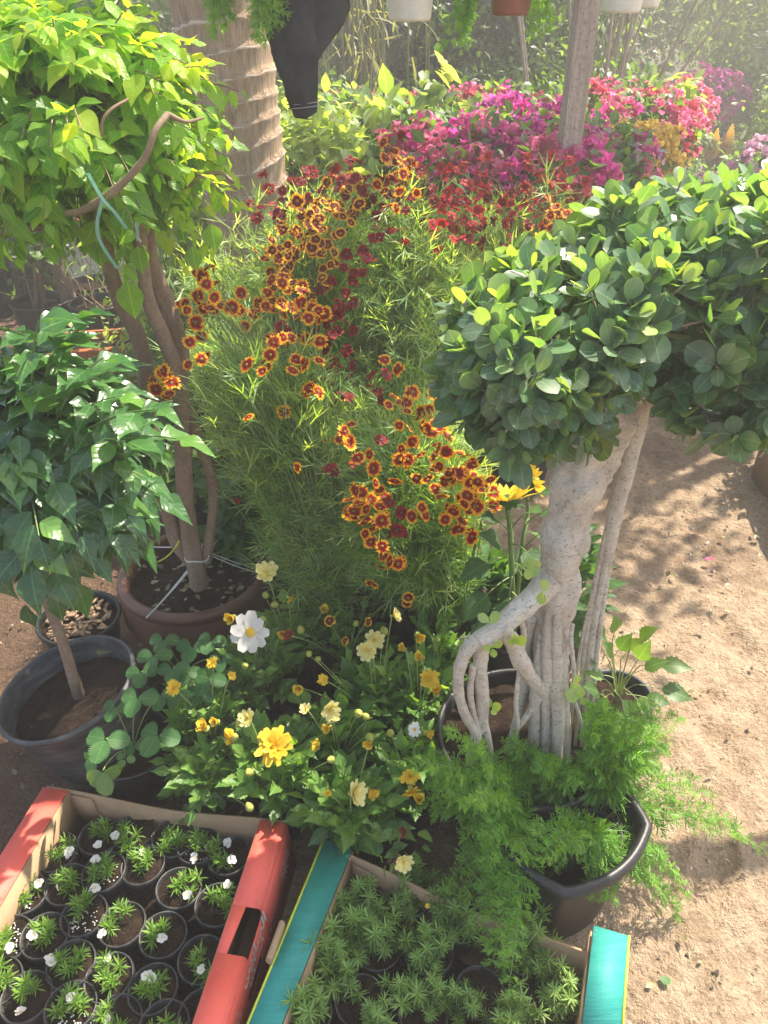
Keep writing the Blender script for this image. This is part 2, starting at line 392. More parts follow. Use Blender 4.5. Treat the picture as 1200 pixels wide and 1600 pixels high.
def spline(pts, n):
    pts = np.array(pts, float); m = len(pts); P = np.vstack([2*pts[0]-pts[1], pts, 2*pts[-1]-pts[-2]])
    u = np.linspace(0, m-1-1e-9, n); i = u.astype(int); f = (u-i)[:, None]
    a_, b_, c_, d_ = P[i], P[i+1], P[i+2], P[i+3]
    return .5*(2*b_+(c_-a_)*f+(2*a_-5*b_+4*c_-d_)*f**2+(3*b_-a_-3*c_+d_)*f**3)
def tube(g, pts, rad, n=40, k=16, rough=0., rs=30, seed=0, flute=0., lc=None, mi=0, cap=True, flat=1.):
    C = spline(pts, n); R = spline(np.array(rad, float)[:, None], n)[:, 0]
    T = nrm(np.gradient(C, axis=0)); U = np.zeros_like(C); u = np.cross(T[0], A(0, 1, .01)); 
    if np.linalg.norm(u) < .1: u = np.cross(T[0], A(1, 0, 0))
    for i in range(n):
        u = u-T[i]*np.dot(u, T[i]); u = u/np.linalg.norm(u); U[i] = u
    W = np.cross(T, U); an = np.arange(k)*2*math.pi/k
    dv = np.cos(an)[None, :, None]*U[:, None]+flat*np.sin(an)[None, :, None]*W[:, None]
    V = C[:, None]+R[:, None, None]*dv
    if rough: V = V+dv*(R[:, None, None]*rough*fbm(V, rs, 3, seed)[..., None])
    if flute: V = V+dv*(R[:, None, None]*flute*(np.sin(an*5+seed)[None, :, None]+.6*np.sin(an*3+1+C[:, 2:3]*9)[:, :, None]))
    i = np.arange(n-1)[:, None]; j = np.arange(k)[None]
    F = np.stack([i*k+j, i*k+(j+1) % k, (i+1)*k+(j+1) % k, (i+1)*k+j], -1).reshape(-1, 4)
    g.add(V.reshape(-1, 3), F, A(.5, .5, .5) if lc is None else lc, mi)
    if cap:
        for e_, ci in ((n-1, 1), (0, -1)):
            c = C[e_]+T[e_]*ci*R[e_]*.3; ring = V[e_]
            f = np.array([(j_, (j_+1) % k, k) if ci > 0 else ((j_+1) % k, j_, k) for j_ in range(k)])
            g.add(np.vstack([ring, c]), f, A(.5, .5, .5), mi)
    return C, T
def lathe(g, c, prof, k=48, mi=0, sx=1., sy=1., sq=0., wob=0., tilt=None, rot=0.):
    """prof = [(r, z)]; sq>0 squares the plan"""
    an = np.arange(k)*2*math.pi/k; pr = np.array(prof, float); n = len(pr)
    m_ = 1+sq*(1/np.maximum(np.abs(np.cos(an-rot)), np.abs(np.sin(an-rot)))-1)
    m_ = m_*(1+wob*np.sin(2*an+1)+wob*.5*np.sin(3*an))
    V = np.stack([pr[:, 0:1]*np.cos(an)*sx*m_, pr[:, 0:1]*np.sin(an)*sy*m_, np.broadcast_to(pr[:, 1:2], (n, k))], -1)
    if tilt is not None:
        R = np.array(Matrix.Rotation(tilt[0], 3, 'X') @ Matrix.Rotation(tilt[1], 3, 'Y')); V = V @ R.T
    V = V+np.array(c)
    i = np.arange(n-1)[:, None]; j = np.arange(k)[None]
    F = np.stack([i*k+j, i*k+(j+1) % k, (i+1)*k+(j+1) % k, (i+1)*k+j], -1).reshape(-1, 4)
    g.add(V.reshape(-1, 3), F, mi=mi); return V
def disc(g, c, r, k=40, rings=10, amp=.006, seed=0, sx=1., sy=1., sq=0., mound=0., tilt=None):
    an = np.arange(k)*2*math.pi/k; m_ = 1+sq*(1/np.maximum(np.abs(np.cos(an)), np.abs(np.sin(an)))-1)
    rr = np.linspace(.001, r, rings)
    V = np.stack([rr[:, None]*np.cos(an)*sx*m_, rr[:, None]*np.sin(an)*sy*m_, np.zeros((rings, k))], -1)
    V[..., 2] = amp*fbm(V+A(*c)+seed, 28, 4, seed)+mound*(1-(rr[:, None]/r)**2)
    if tilt is not None:
        R = np.array(Matrix.Rotation(tilt[0], 3, 'X') @ Matrix.Rotation(tilt[1], 3, 'Y')); V = V @ R.T
    V = V+np.array(c)
    i = np.arange(rings-1)[:, None]; j = np.arange(k)[None]
    F = np.stack([i*k+j, i*k+(j+1) % k, (i+1)*k+(j+1) % k, (i+1)*k+j], -1).reshape(-1, 4)
    g.add(V.reshape(-1, 3), F)
def box(g, c, s, rz=0., mi=0, rx=0.):
    s = np.array(s)/2.; V = np.array([(x, y, z) for x in (-1, 1) for y in (-1, 1) for z in (-1, 1)])*s
    F = np.array([(0, 1, 3, 2), (4, 6, 7, 5), (0, 4, 5, 1), (2, 3, 7, 6), (0, 2, 6, 4), (1, 5, 7, 3)])
    R = np.array(Matrix.Rotation(rz, 3, 'Z') @ Matrix.Rotation(rx, 3, 'X'))
    g.add(V @ R.T+np.array(c), F, mi=mi)

def pot_prof(rt, rb, h, lip=.012, th=.004):
    return [(.001, .003), (rb*.9, .0), (rb, .004), (rb+(rt-rb)*.45, h*.45), (rt-.002, h-lip*1.3), (rt-.001, h-lip*1.2), (rt+lip*.45, h-lip), (rt+lip*.6, h-lip*.5),
            (rt+lip*.45, h-.001), (rt+lip*.15, h), (rt-th*.4, h-.002), (rt-th, h-lip), (rt-th-(rt-rb)*.1, h*.8), (rb+(rt-rb)*.3, h*.35)]
def potted(name, label, cat, c, rt, h, mat=None, group=None, rb=None, fill=.86, tilt=None, lip=.012, prof=None, **kw):
    """a thing with pot and soil; c = centre of the base on the ground"""
    t = thing(name, label, cat, c, group); rb = rb or rt*.76
    g = Geo(); lathe(g, c, prof or pot_prof(rt, rb, h, lip), mi=0, tilt=tilt, **kw); g.build('pot', mat or M['black'], t)
    up = A(0, 0, 1)
    if tilt is not None: up = np.array(Matrix.Rotation(tilt[0], 3, 'X') @ Matrix.Rotation(tilt[1], 3, 'Y')) @ up
    g = Geo(); disc(g, np.array(c)+up*h*fill, (rb+(rt-rb)*fill)*.985, amp=rt*.05, seed=int(rt*9999), tilt=tilt, **{k_: v for k_, v in kw.items() if k_ in ('sx', 'sy', 'sq')})
    g.build('soil', M['soil'], t)
    return t

# leaf outlines
T_ov = leaf_tpl([.02, .20, .29, .30, .26, .19, .09, .005], 11, .22, .14)       # ovate, pointed
T_ov3 = leaf_tpl([.02, .27, .3, .18, .01], 4, .22)
T_ell = leaf_tpl([.03, .17, .27, .33, .35, .33, .26, .04], 10, .16)            # ficus: obovate, round tip
T_gl = leaf_tpl([.03, .17, .26, .28, .25, .18, .1, .04, .005], 10, .30, .28)
T_ser = leaf_tpl([.03, .22, .33, .38, .38, .36, .28, .14], 22, .22, .05, .15)  # serrated round leaflet
T_das = leaf_tpl([.03, .20, .29, .31, .27, .18, .08, .01], 14, .25, .1, .10)
T_lin = leaf_tpl([.02, .036, .042, .036, .006], 3, .3)
T_str = strip_tpl(.035, 2); T_ndl = strip_tpl(.065, 1)
T_nd3 = leaf_tpl([.04, .075, .085, .07, .01], 3, .3)
Zu = A(0, 0, 1)

def rdir(rg, n, up=0.):
    d = rg.normal(size=(n, 3)); d = nrm(d); d[:, 2] += up; return nrm(d)

# ---- flowers (local +Z is the way they face)
def flower_geo(npet, R, width, cup=.25, layers=1, notch=0., rag=.1, seed=0, n=6, inner=.12):
    g = Geo(); rg = RG(seed)
    prof = [inner*1.0, width*.75, width*1.0, width*.92, width*.5 if not notch else width*.75]
    tp = leaf_tpl(prof, n, .12, .10)
    V, F, L = tp
    if notch:
        V = V.copy(); tip = V[-3:]; V[-2, 0] -= notch; V[-5, 0] -= notch*.15
    tp = (V, F, L)
    for l in range(layers):
        k = npet if l == 0 else int(npet*(1-.12*l)); s = R*(1-.22*l)
        an = np.arange(k)*2*math.pi/k+rg.uniform(0, 6)+rg.normal(0, .08, k)
        el = cup+.33*l+rg.normal(0, rag, k)
        D = np.stack([np.cos(an)*np.cos(el), np.sin(an)*np.cos(el), np.sin(el)], -1)
        Nn = np.stack([-np.cos(an)*np.sin(el), -np.sin(an)*np.sin(el), np.cos(el)], -1)+rg.normal(0, .12, (k, 3))
        scatter(g, tp, np.tile(A(0, 0, .0006*l), (k, 1)), D, Nn, s*rg.uniform(.88, 1.08, k), rg.uniform(0, 1, k), rg.uniform(-.05, .25, k))
    return g
def dome(g, r, h, mi=1, k=12, z0=0.):
    pr = [(r*math.cos(x), z0+h*math.sin(x)) for x in np.linspace(0, 1.5, 5)]
    lathe(g, (0, 0, 0), [(r*.7, z0-h*.3)]+pr, k, mi)
def mk_flower(npet, R, width, petal, eye, er, **kw):
    """flower made once and copied; the eye is a mesh of its own below it for big blooms"""
    g = flower_geo(npet, R, width, **kw)
    dome(g, er, er*.6, 1, z0=.0008); o = g.build('flower', [M[petal], M[eye]]); return proto(o)
FA = [mk_flower(7+s % 2, .0165+.001*(s % 4), .31, 'pA', 'eye', .0038, notch=.2, seed=s, cup=[.1, .3, -.1, .5, .15, .0][s % 6], rag=.16) for s in range(41, 48)]
FA2 = [mk_flower(8, .0165, .36, 'pA2', 'eye', .0042, notch=.12, seed=s, cup=.2) for s in (4, 5)]
FB = [mk_flower(8, .0175, .32, 'pB', 'bud', .004, notch=.12, seed=s, cup=.1, rag=.25) for s in (6, 7, 8)]
FR = [mk_flower(8, .0175, .32, 'pR', 'bud', .004, notch=.12, seed=s, cup=.1, rag=.25) for s in (9, 10)]
FY = [mk_flower(12, .024, .22, 'pY', 'eyey', .005, layers=3, seed=s, cup=.25) for s in (11, 12)]
FYL = [mk_flower(15, .038, .20, 'pY', 'pO', .008, layers=4, seed=13, cup=.15, rag=.22)]
FO = [mk_flower(12, .02, .22, 'pY', 'pO', .005, layers=4, seed=14, cup=.3)]
FC = [mk_flower(9, .032, .27, 'pC', 'eyey', .006, layers=2, seed=15, cup=.55)]
FW = [mk_flower(9, .041, .31, 'pW', 'eyey', .0105, layers=1, seed=16, cup=.08, rag=.06)]
FWs = [mk_flower(5, .0105, .5, 'pW', 'eyey', .0016, seed=17, cup=.5, n=4)]
FSc = [mk_flower(5, .012, .4, 'redf', 'redf', .003, seed=18, cup=.5, n=4)]
def mk_bract(key, seed, n=14, R=.055):
    g = Geo(); rg = RG(seed); tp = leaf_tpl([.05, .3, .38, .3, .02], 4, .25, .15)
    c = nrm(rg.normal(size=(n, 3)))*R*rg.uniform(.3, 1, (n, 1)); c[:, 2] = np.abs(c[:, 2])*.8
    for q in range(3):
        an = q*2.09+rg.uniform(0, 1, n); out = nrm(c+A(0, 0, .02)); rd = nrm(np.cross(out, rdir(rg, n)))
        rd = nrm(rd*np.cos(an)[:, None]+np.cross(out, rd)*np.sin(an)[:, None])
        scatter(g, tp, c, nrm(rd+out*.9), out, .026, rg.uniform(0, 1, n), .1)
    return proto(g.build('bract_cluster', M['b_'+key]))
BR = {k: [mk_bract(k, 20+i+7*j) for j in range(2)] for i, k in enumerate(('mag', 'pink', 'rose', 'yel', 'pur', 'pale', 'peach'))}
g = Geo(); lathe(g, (0, 0, 0), [(.0005, -.004), (.003, -.002), (.0036, 0), (.0026, .003), (.0004, .0045)], 7); BUD = proto(g.build('bud', M['bud']))
g = Geo(); lathe(g, (0, 0, 0), [(.001, -.009), (.007, -.005), (.009, 0), (.007, .007), (.002, .012), (.0004, .013)], 10); BUDG = proto(g.build('bud', M['budg']))
g = flower_geo(9, .022, .3, cup=1.15, layers=2, seed=33); dome(g, .007, .004, 1, z0=-.002); BUDY = proto(g.build('bud', [M['pY'], M['budg']]))

# ================================================================== THE SETTING
def make_ground():
    n = 420
    u = np.linspace(-1, 1, n); x = 1.6*u+3*u**3+75*u**9*np.abs(u)**4; y = 2.2+2.3*u+4*u**3+95*u**9*np.abs(u)**4
    Xg, Yg = np.meshgrid(x, y, indexing='ij'); P = np.stack([Xg, Yg, np.zeros_like(Xg)], -1)
    h = .016*fbm(P, 2.3, 3, 1)+.009*fbm(P, 9, 3, 5)+.0045*fbm(P, 33, 2, 9)+.005*np.clip(fbm(P, 19, 3, 14), .1, 1)
    d = fbm(P, 5.5, 2, 21); h = h-.012*np.clip(.35-np.abs(d), 0, .2)          # trodden dips
    for (fx, fy, rz) in ((.86, 1.32, .3), (1.05, 1.72, .1), (.72, .95, -.5), (1.15, 2.35, .2), (.98, 1.0, .6)):
        cx, sx_ = math.cos(rz), math.sin(rz); dx = (Xg-fx)*cx+(Yg-fy)*sx_; dy = -(Xg-fx)*sx_+(Yg-fy)*cx
        q = (dx/.045)**2+(dy/.12)**2; h = h-.014*np.exp(-q**2)*(1+.3*np.sin(dy*260))+.009*np.exp(-(q-1.6)**2*3)
    P[..., 2] = h-.01
    i = np.arange(n-1)[:, None]; j = np.arange(n-1)[None]
    F = np.stack([i*n+j, (i+1)*n+j, (i+1)*n+j+1, i*n+j+1], -1).reshape(-1, 4)
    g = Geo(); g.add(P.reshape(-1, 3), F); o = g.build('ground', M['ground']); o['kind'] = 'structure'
make_ground()

def make_pebbles():
    rg = RG(3); g = Geo(); n = 5200
    v = np.array([(1, 0, 0), (-1, 0, 0), (0, 1, 0), (0, -1, 0), (0, 0, 1), (0, 0, -1)], float)
    f = np.array([(0, 2, 4), (2, 1, 4), (1, 3, 4), (3, 0, 4), (2, 0, 5), (1, 2, 5), (3, 1, 5), (0, 3, 5)])
    c = np.stack([rg.uniform(-1.2, 1.9, n), rg.uniform(.55, 4.2, n)**1.0, rg.uniform(-.012, .004, n)], -1)
    s = rg.gamma(1.1, .0019, n)+.001
    V = c[:, None]+v[None]*s[:, None, None]*rg.uniform(.5, 1.2, (n, 6, 1))
    g.add(V.reshape(-1, 3), (f[None]+(np.arange(n)*6)[:, None, None]).reshape(-1, 3))
    tag(g.build('pebbles', M['pebble'], smooth=False), 'small stones and clods scattered over the sandy ground', 'pebbles', kind='stuff')
    g = Geo(); n = 1000
    P = np.stack([rg.uniform(-1.2, 1.8, n), rg.uniform(.6, 4, n), rg.uniform(-.004, .008, n)], -1)
    D = rdir(rg, n)*A(1, 1, .15); scatter(g, T_ov3, P, D, Zu+rg.normal(0, .3, (n, 3)), rg.uniform(.008, .024, n), rg.uniform(0, 1, n), rg.uniform(-.3, .6, n))
    tag(g.build('leaf_litter', M['litter']), 'dry leaf bits and twigs scattered on the sand', 'leaf litter', kind='stuff')
make_pebbles()
def fallen(name, mat, px, py, s, label, cat, tp=T_ell, rot=.3):
    g = Geo(); p = Z(px, py, -.004); scatter(g, tp, p[None], A(math.cos(rot), math.sin(rot), .08)[None], A(0, .1, 1)[None], s, .5, -.1, wid=1.15)
    tag(g.build(name, mat), label, cat)
fallen('fallen_petal', M['b_mag'], 1110, 739, .036, 'magenta petal lying farthest up the sandy path, level with the cardboard box', 'petal')
fallen('fallen_petal', M['b_pink'], 1101, 873, .030, 'magenta petal lying on the path midway, right of the pale forked trunk', 'petal', rot=-.2)
fallen('fallen_leaf', M['ficus_l'], 1030, 1528, .022, 'single green leaf lying on bare sand beside the teal box', 'leaf', rot=-.5)

# ================================================================== BONSAI FICUS (right)
def make_ficus():
    base = Z(835, 1215, 0); base[1] = 1.12; base[0] = .31
    t = thing('ficus_bonsai', 'pale gnarled ficus with round leaves and hanging aerial roots in a large black pot', 'bonsai tree', base)
    g = Geo(); lathe(g, base, pot_prof(.185, .15, .27, .016), 64, wob=.01); g.build('pot', M['black'], t)
    g = Geo(); disc(g, base+A(0, 0, .235), .178, amp=.012, mound=.01); g.build('soil', M['soil'], t)
    def YY(px, py, y): return Y(px, py, y)
    g = Geo(); K = dict(rough=.12, rs=45)
    tube(g, [YY(852, 1195, 1.06), YY(854, 1120, 1.08), YY(859, 1040, 1.09), YY(866, 950, 1.09), YY(880, 850, 1.09), YY(900, 770, 1.1), YY(925, 700, 1.11), YY(950, 620, 1.12), YY(985, 540, 1.15)],
         [.042, .038, .035, .036, .039, .042, .048, .052, .04], 150, 60, seed=1, flute=.05, rough=.22, rs=26)
    # twin column behind on the right
    for q, (dx, r0, r1) in enumerate(((2, .008, .015), (11, .006, .010), (-8, .005, .006), (5, .0045, .006), (-15, .0035, .004))):
        rj = RG(q); J = lambda: rj.normal(0, 3)
        tube(g, [YY(908+dx*1.2, 1165, 1.10), YY(914+dx+J(), 1080, 1.12), YY(926+dx*.8+J(), 980, 1.13), YY(941+dx*.7+J(), 890, 1.14), YY(960+dx*.5, 800, 1.14), YY(984+dx*.3, 710, 1.15), YY(1002, 630, 1.16), YY(1015, 560, 1.18)],
             [r0*.8, r0, r0, r0*1.05, r1, r1, r1*1.1, r1], 80, 14, seed=5+q, **K)
    # fluted root feet of the main trunk
    for q, (x0, x1, y1) in enumerate(((832, 845, 990), (850, 858, 930), (868, 870, 900), (880, 876, 990))):
        tube(g, [YY(x0, 1200, 1.03), YY(x0+2, 1130, 1.045), YY((x0+x1)/2, (1130+y1)/2, 1.052), YY(x1, y1, 1.065)], [.013, .011, .012, .004], 50, 14, seed=20+q, flute=.08, **K)
    tr = g.build('trunk', M['ficus'], t)
    def root(pts, rad, seed):
        g = Geo(); tube(g, [YY(*p) for p in pts], rad, 60, 14, seed=seed, flute=.06, **K); g.build('aerial_root', M['ficus'], t)
    root([(860, 905, 1.07), (838, 930, 1.05), (805, 958, 1.02), (770, 988, .99), (745, 1004, .97)], [.026, .020, .019, .019, .015], 31)
    root([(765, 990, .985), (735, 1010, .97), (719, 1040, .965), (716, 1075, .97), (724, 1110, .975), (742, 1145, .985), (756, 1190, 1.0)], [.017, .013, .0105, .010, .009, .008, .006], 32)
    root([(783, 978, .99), (798, 1000, 1.0), (812, 1030, 1.01), (828, 1055, 1.03), (852, 1083, 1.05)], [.012, .0145, .016, .013, .014], 33)
    root([(755, 1005, .98), (750, 1045, .985), (754, 1090, .99), (752, 1130, .995), (740, 1160, .99), (732, 1195, 1.0)], [.013, .013, .012, .012, .008, .006], 34)
    root([(752, 1100, .99), (760, 1140, .99), (772, 1195, 1.0)], [.008, .007, .005], 35)
    root([(739, 1040, .975), (735, 1085, .98), (744, 1130, .985), (748, 1165, .985), (738, 1200, .99)], [.006, .006, .0055, .007, .005], 36)
    root([(830, 965, 1.08), (822, 1000, 1.09), (822, 1060, 1.09), (812, 1110, 1.08), (800, 1160, 1.06), (808, 1200, 1.05)], [.010, .012, .011, .010, .008, .007], 37)
    root([(800, 945, 1.02), (818, 985, 1.03), (812, 1040, 1.03), (806, 1100, 1.02), (808, 1140, 1.02), (788, 1175, 1.02)], [.006, .005, .0045, .0045, .0045, .004], 38)
    root([(850, 1080, 1.05), (826, 1115, 1.04), (800, 1150, 1.03), (793, 1170, 1.03)], [.010, .007, .006, .006], 39)
    root([(895, 975, 1.06), (892, 1000, 1.05), (896, 1040, 1.05), (898, 1090, 1.05), (908, 1130, 1.05), (912, 1170, 1.05)], [.004, .004, .004, .003, .004, .003], 40)
    root([(850, 920, 1.06), (828, 948, 1.03), (806, 955, 1.01), (786, 975, .99)], [.006, .005, .005, .004], 41)
    root([(870, 1195, 1.02), (872, 1120, 1.035), (868, 1080, 1.045), (860, 1060, 1.05)], [.012, .013, .014, .006], 42)
    # crown: pads of leaf rosettes
    rg = RG(7); pads = [  # centre px, py, y, radii x,y,z
        ((808, 540), 1.06, .10, .15, .09), ((785, 590), 1.04, .085, .12, .095), ((850, 640), 1.03, .10, .10, .055), ((900, 495), 1.12, .15, .17, .105), ((900, 560), 1.02, .085, .10, .09),
        ((1015, 400), 1.2, .13, .18, .085), ((1095, 375), 1.25, .15, .18, .085), ((1115, 470), 1.14, .15, .16, .12), ((1195, 415), 1.15, .17, .18, .12),
        ((1150, 590), 1.04, .105, .12, .07), ((1230, 540), 1.1, .16, .15, .13), ((1105, 640), 1.0, .04, .05, .04), ((990, 460), 1.08, .12, .13, .07), ((1300, 450), 1.2, .16, .16, .15), ((1160, 645), 1.02, .035, .05, .05)]
    g = Geo(); gt = Geo(); C = [Y(p[0], p[1], y) for p, y, *_ in pads]
    def inside(P, k, s=.80):
        q = np.zeros(len(P), bool)
        for i, pd in enumerate(pads):
            if i != k: q |= (((P-C[i])/A(*pd[2:])/s)**2).sum(1) < 1
        return q
    allP = []; allD = []
    for k, pd in enumerate(pads):
        rad = A(*pd[2:]); n = int(1420*(rad[0]*rad[1]+rad[0]*rad[2]+rad[1]*rad[2])/3*4.4)
        d = rdir(rg, n); P = C[k]+d*rad*(1+.24*fbm(d, 2.6, 2, k)[:, None])*rg.uniform(.82, 1.06, (n, 1))
        out = nrm(d/rad*.09+A(0, 0, .35)+rg.normal(0, .28, (n, 3)))
        kp = ~inside(P, k); allP.append(P[kp]); allD.append(out[kp])
    P = np.concatenate(allP); D = np.concatenate(allD); n = len(P)
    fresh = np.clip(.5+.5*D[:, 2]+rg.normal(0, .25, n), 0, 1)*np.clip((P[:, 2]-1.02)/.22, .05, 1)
    for li in range(8):
        an = li*2.4+rg.uniform(0, .6, n)+np.arange(n)
        el = np.clip(.05+li*.14+rg.normal(0, .18, n), -.5, 1.35)
        u = nrm(np.cross(D, rdir(rg, n))) if li == 0 else u
        v = np.cross(D, u); side = u*np.cos(an)[:, None]+v*np.sin(an)[:, None]
        dd = side*np.cos(el)[:, None]+D*np.sin(el)[:, None]; nn = D*np.cos(el)[:, None]-side*np.sin(el)[:, None]
        keep = rg.uniform(0, 1, n) < (.95 if li < 6 else .7)
        sz = rg.uniform(.033, .050, n)*(1 if li < 5 else (.85 if li < 7 else .6))
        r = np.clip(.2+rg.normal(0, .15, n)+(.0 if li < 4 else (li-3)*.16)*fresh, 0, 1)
        base_ = P-D*(.010*(5-li))[:, ] if False else P-D*(.004*(7-li))
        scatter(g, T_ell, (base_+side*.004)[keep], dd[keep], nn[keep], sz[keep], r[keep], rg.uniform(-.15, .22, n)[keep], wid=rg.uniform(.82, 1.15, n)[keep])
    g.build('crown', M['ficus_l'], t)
    stems(gt, P-D*.06, P-D*.03, P+D*.002, .0022, .0014, 3, 5)
    gt2 = []
    core = Y(985, 540, 1.15)
    for i, pd in enumerate(pads):
        tube(gt, [core+A(0, 0, -.02), (core*.45+C[i]*.55)+A(0, 0, -.03), C[i]-A(0, 0, .02)], [.024, .014, .006], 22, 9, rough=.1, seed=i)
    gt.build('branches', M['barkg'], t)
    # yellow green sprouts on the roots
    for (px, py, yy) in ((770, 972, .96), (798, 1002, .98), (820, 888, 1.03), (850, 925, 1.01), (768, 1112, .98), (898, 1072, 1.02), (905, 1092, 1.02), (890, 1083, 1.02), (838, 888, 1.03), (768, 1010, .97)):
        g = Geo(); p = Y(px, py, yy); k = int(rg.integers(2, 5)); scatter(g, T_ell, p+rg.normal(0, .004, (k, 3)), rdir(rg, k, .5)+A(0, -.4, 0), A(0, -.6, .6), rg.uniform(.018, .026, k), rg.uniform(.85, 1, k)); g.build('sprout', M['ficus_l'], t)
make_ficus()

# ================================================================== LEFT: three-stemmed tree in brown bowl
def make_boug_tree():
    c = Z(305, 893, .25); c[2] = 0
    t = thing('bowl_tree', 'tree with three brown stems and a bright green crown in a round glazed brown bowl', 'tree', c)
    g = Geo(); lathe(g, c, [(.001, .004), (.12, 0), (.135, .01), (.185, .07), (.212, .14), (.213, .19), (.203, .222), (.200, .228), (.208, .236), (.214, .246), (.212, .256), (.203, .262), (.188, .262), (.181, .255), (.180, .235), (.185, .2), (.17, .1)], 72)
    g.build('pot', M['bowl'], t)
    g = Geo(); disc(g, c+A(0, 0, .215), .188, 60, 20, .01, 3, mound=.012); so = g.build('soil', M['soil'], t)
    rg = RG(12); g = Geo(); n = 90; an = rg.uniform(0, 6.28, n); rr = .17*np.sqrt(rg.uniform(0, 1, n))
    scatter(g, T_ov, np.stack([c[0]+rr*np.cos(an), c[1]+rr*np.sin(an), .232+rg.uniform(0, .01, n)], -1), rdir(rg, n)*A(1, 1, .2), Zu+rg.normal(0, .35, (n, 3)), rg.uniform(.008, .03, n), rg.uniform(0, 1, n), rg.uniform(-.4, .5, n))
    g.build('fallen_leaves', M['litter'], t)
    def st(pts, rad, sd):
        g = Geo(); tube(g, [Y(*p) for p in pts], rad, 90, 22, rough=.13, rs=20, seed=sd, flute=.05); g.build('stem', M['bark'], t)
    st([(312, 915, 1.60), (303, 870, 1.60), (292, 800, 1.60), (288, 720, 1.60), (285, 650, 1.60), (278, 590, 1.59), (255, 525, 1.57), (232, 470, 1.56), (222, 400, 1.55), (215, 330, 1.52)], [.026, .024, .0205, .019, .018, .0175, .0165, .015, .013, .012], 51)
    st([(300, 880, 1.61), (278, 850, 1.62), (262, 800, 1.63), (245, 740, 1.63), (232, 660, 1.62), (228, 580, 1.61), (212, 520, 1.59), (186, 470, 1.57), (170, 410, 1.54), (165, 350, 1.52)], [.018, .019, .018, .018, .018, .018, .0175, .015, .014, .011], 52)
    st([(280, 610, 1.60), (284, 560, 1.62), (268, 500, 1.63), (245, 440, 1.63), (232, 395, 1.62), (228, 330, 1.6)], [.015, .018, .019, .018, .017, .014], 53)
    st([(323, 875, 1.61), (331, 810, 1.62), (334, 760, 1.63), (322, 720, 1.63), (308, 680, 1.62), (290, 630, 1.61)], [.014, .013, .014, .014, .014, .012], 54)
    # white cord round the stems, tied to the rim, and a yellow tie
    g = Geo(); kk = Y(318, 872, 1.54)
    for p, q in ((Z(310, 868, .36), Z(228, 966, .262)), (Z(312, 870, .36), Z(232, 962, .262)), (Z(330, 868, .36), Z(413, 898, .262)), (Z(330, 864, .36), Z(410, 890, .262)),
                 (Z(300, 853, .36), Z(208, 852, .262)), (Z(316, 850, .36), Z(310, 880, .34)), (Z(325, 862, .36), Z(352, 824, .262))):
        stems(g, p, (p+q)/2-A(0, 0, .012), q, .0016, .0016, 8, 6)
    an = np.linspace(0, 6.283, 20); tube(g, [Y(308, 868, 1.6)+A(.031*math.cos(x), .031*math.sin(x), .004*math.sin(3*x)) for x in an], [.0022]*20, 50, 6, cap=False)
    g.build('cord', M['cord'], t)
    g = Geo(); stems(g, Y(280, 845, 1.56), Y(268, 870, 1.55), Y(246, 878, 1.54), .0028, .0015, 6, 5); g.build('tie', M['yedge'], t)
    # crown: shoots with alternate leaves
    cc = Y(112, 195, 1.52); rad = A(.265, .30, .20)
    n = 360; d = rdir(rg, n, .16); P0 = cc+d*rad*rg.uniform(.15, .55, (n, 1))
    P2 = cc+d*rad*(1+.30*fbm(d, 3.0, 2, 4)[:, None])*rg.uniform(.74, 1.14, (n, 1))
    lowm = (P2[:, 2] < cc[2]-.17) & (np.abs(P2[:, 0]-cc[0]) > .21); P2[lowm, 2] += .06
    P1 = (P0+P2)/2+A(0, 0, .05); P2 = P2-A(0, 0, .012)
    gs = Geo(); stems(gs, P0, P1, P2, .0022, .0009, 6, 4)
    g = Geo(); ts = np.linspace(.25, 1, 9); Cc, T = bez(P0, P1, P2, ts)
    for i, tt in enumerate(ts):
        sgn = 1 if i % 2 else -1; s_ = nrm(np.cross(T[:, i], Zu+rg.normal(0, .5, (n, 3))))*sgn
        D = nrm(T[:, i]*.7+s_*rg.uniform(.5, 1.1, (n, 1))+A(0, 0, -.30)+rg.normal(0, .22, (n, 3)))
        r = np.clip(.35+.45*tt*np.clip((P2[:, 2]-cc[2])/.2+.6, 0, 1)+rg.normal(0, .18, n), 0, 1)
        scatter(g, T_ov, Cc[:, i]+D*.006, D, Zu+d*.5+rg.normal(0, .3, (n, 3)), rg.uniform(.036, .062, n)*(1-.35*(tt > .9)), r, rg.uniform(.05, .5, n))
    # shoots sticking up and right, one low hanging leaf
    tips = [(240, 20), (55, 18), (160, 30), (305, 70), (325, 105), (340, 180), (355, 245), (365, 275), (350, 300), (300, 240), (310, 290), (280, 330), (330, 330), (290, 200), (250, 260), (330, 390), (20, 60), (380, 325), (110, 25), (355, 215), (290, 415), (205, 10)]
    p2 = np.array([Y(x, y, 1.5+.1*math.sin(x)) for x, y in tips]); p0 = cc+(p2-cc)*.5; p1 = (p0+p2)/2+A(0, 0, .03)
    stems(gs, p0, p1, p2, .002, .001, 8, 5); ts = np.linspace(.3, 1, 11); Cc, T = bez(p0, p1, p2, ts); k = len(tips)
    for i in range(11):
        s_ = nrm(np.cross(T[:, i], Zu+rg.normal(0, .6, (k, 3))))*(1 if i % 2 else -1)
        D = nrm(T[:, i]*.6+s_+A(0, 0, -.15)+rg.normal(0, .2, (k, 3)))
        scatter(g, T_ov, Cc[:, i], D, Zu+rg.normal(0, .3, (k, 3)), rg.uniform(.03, .05, k)*(1.1-.05*i), rg.uniform(.6, 1, k), rg.uniform(.1, .5, k))
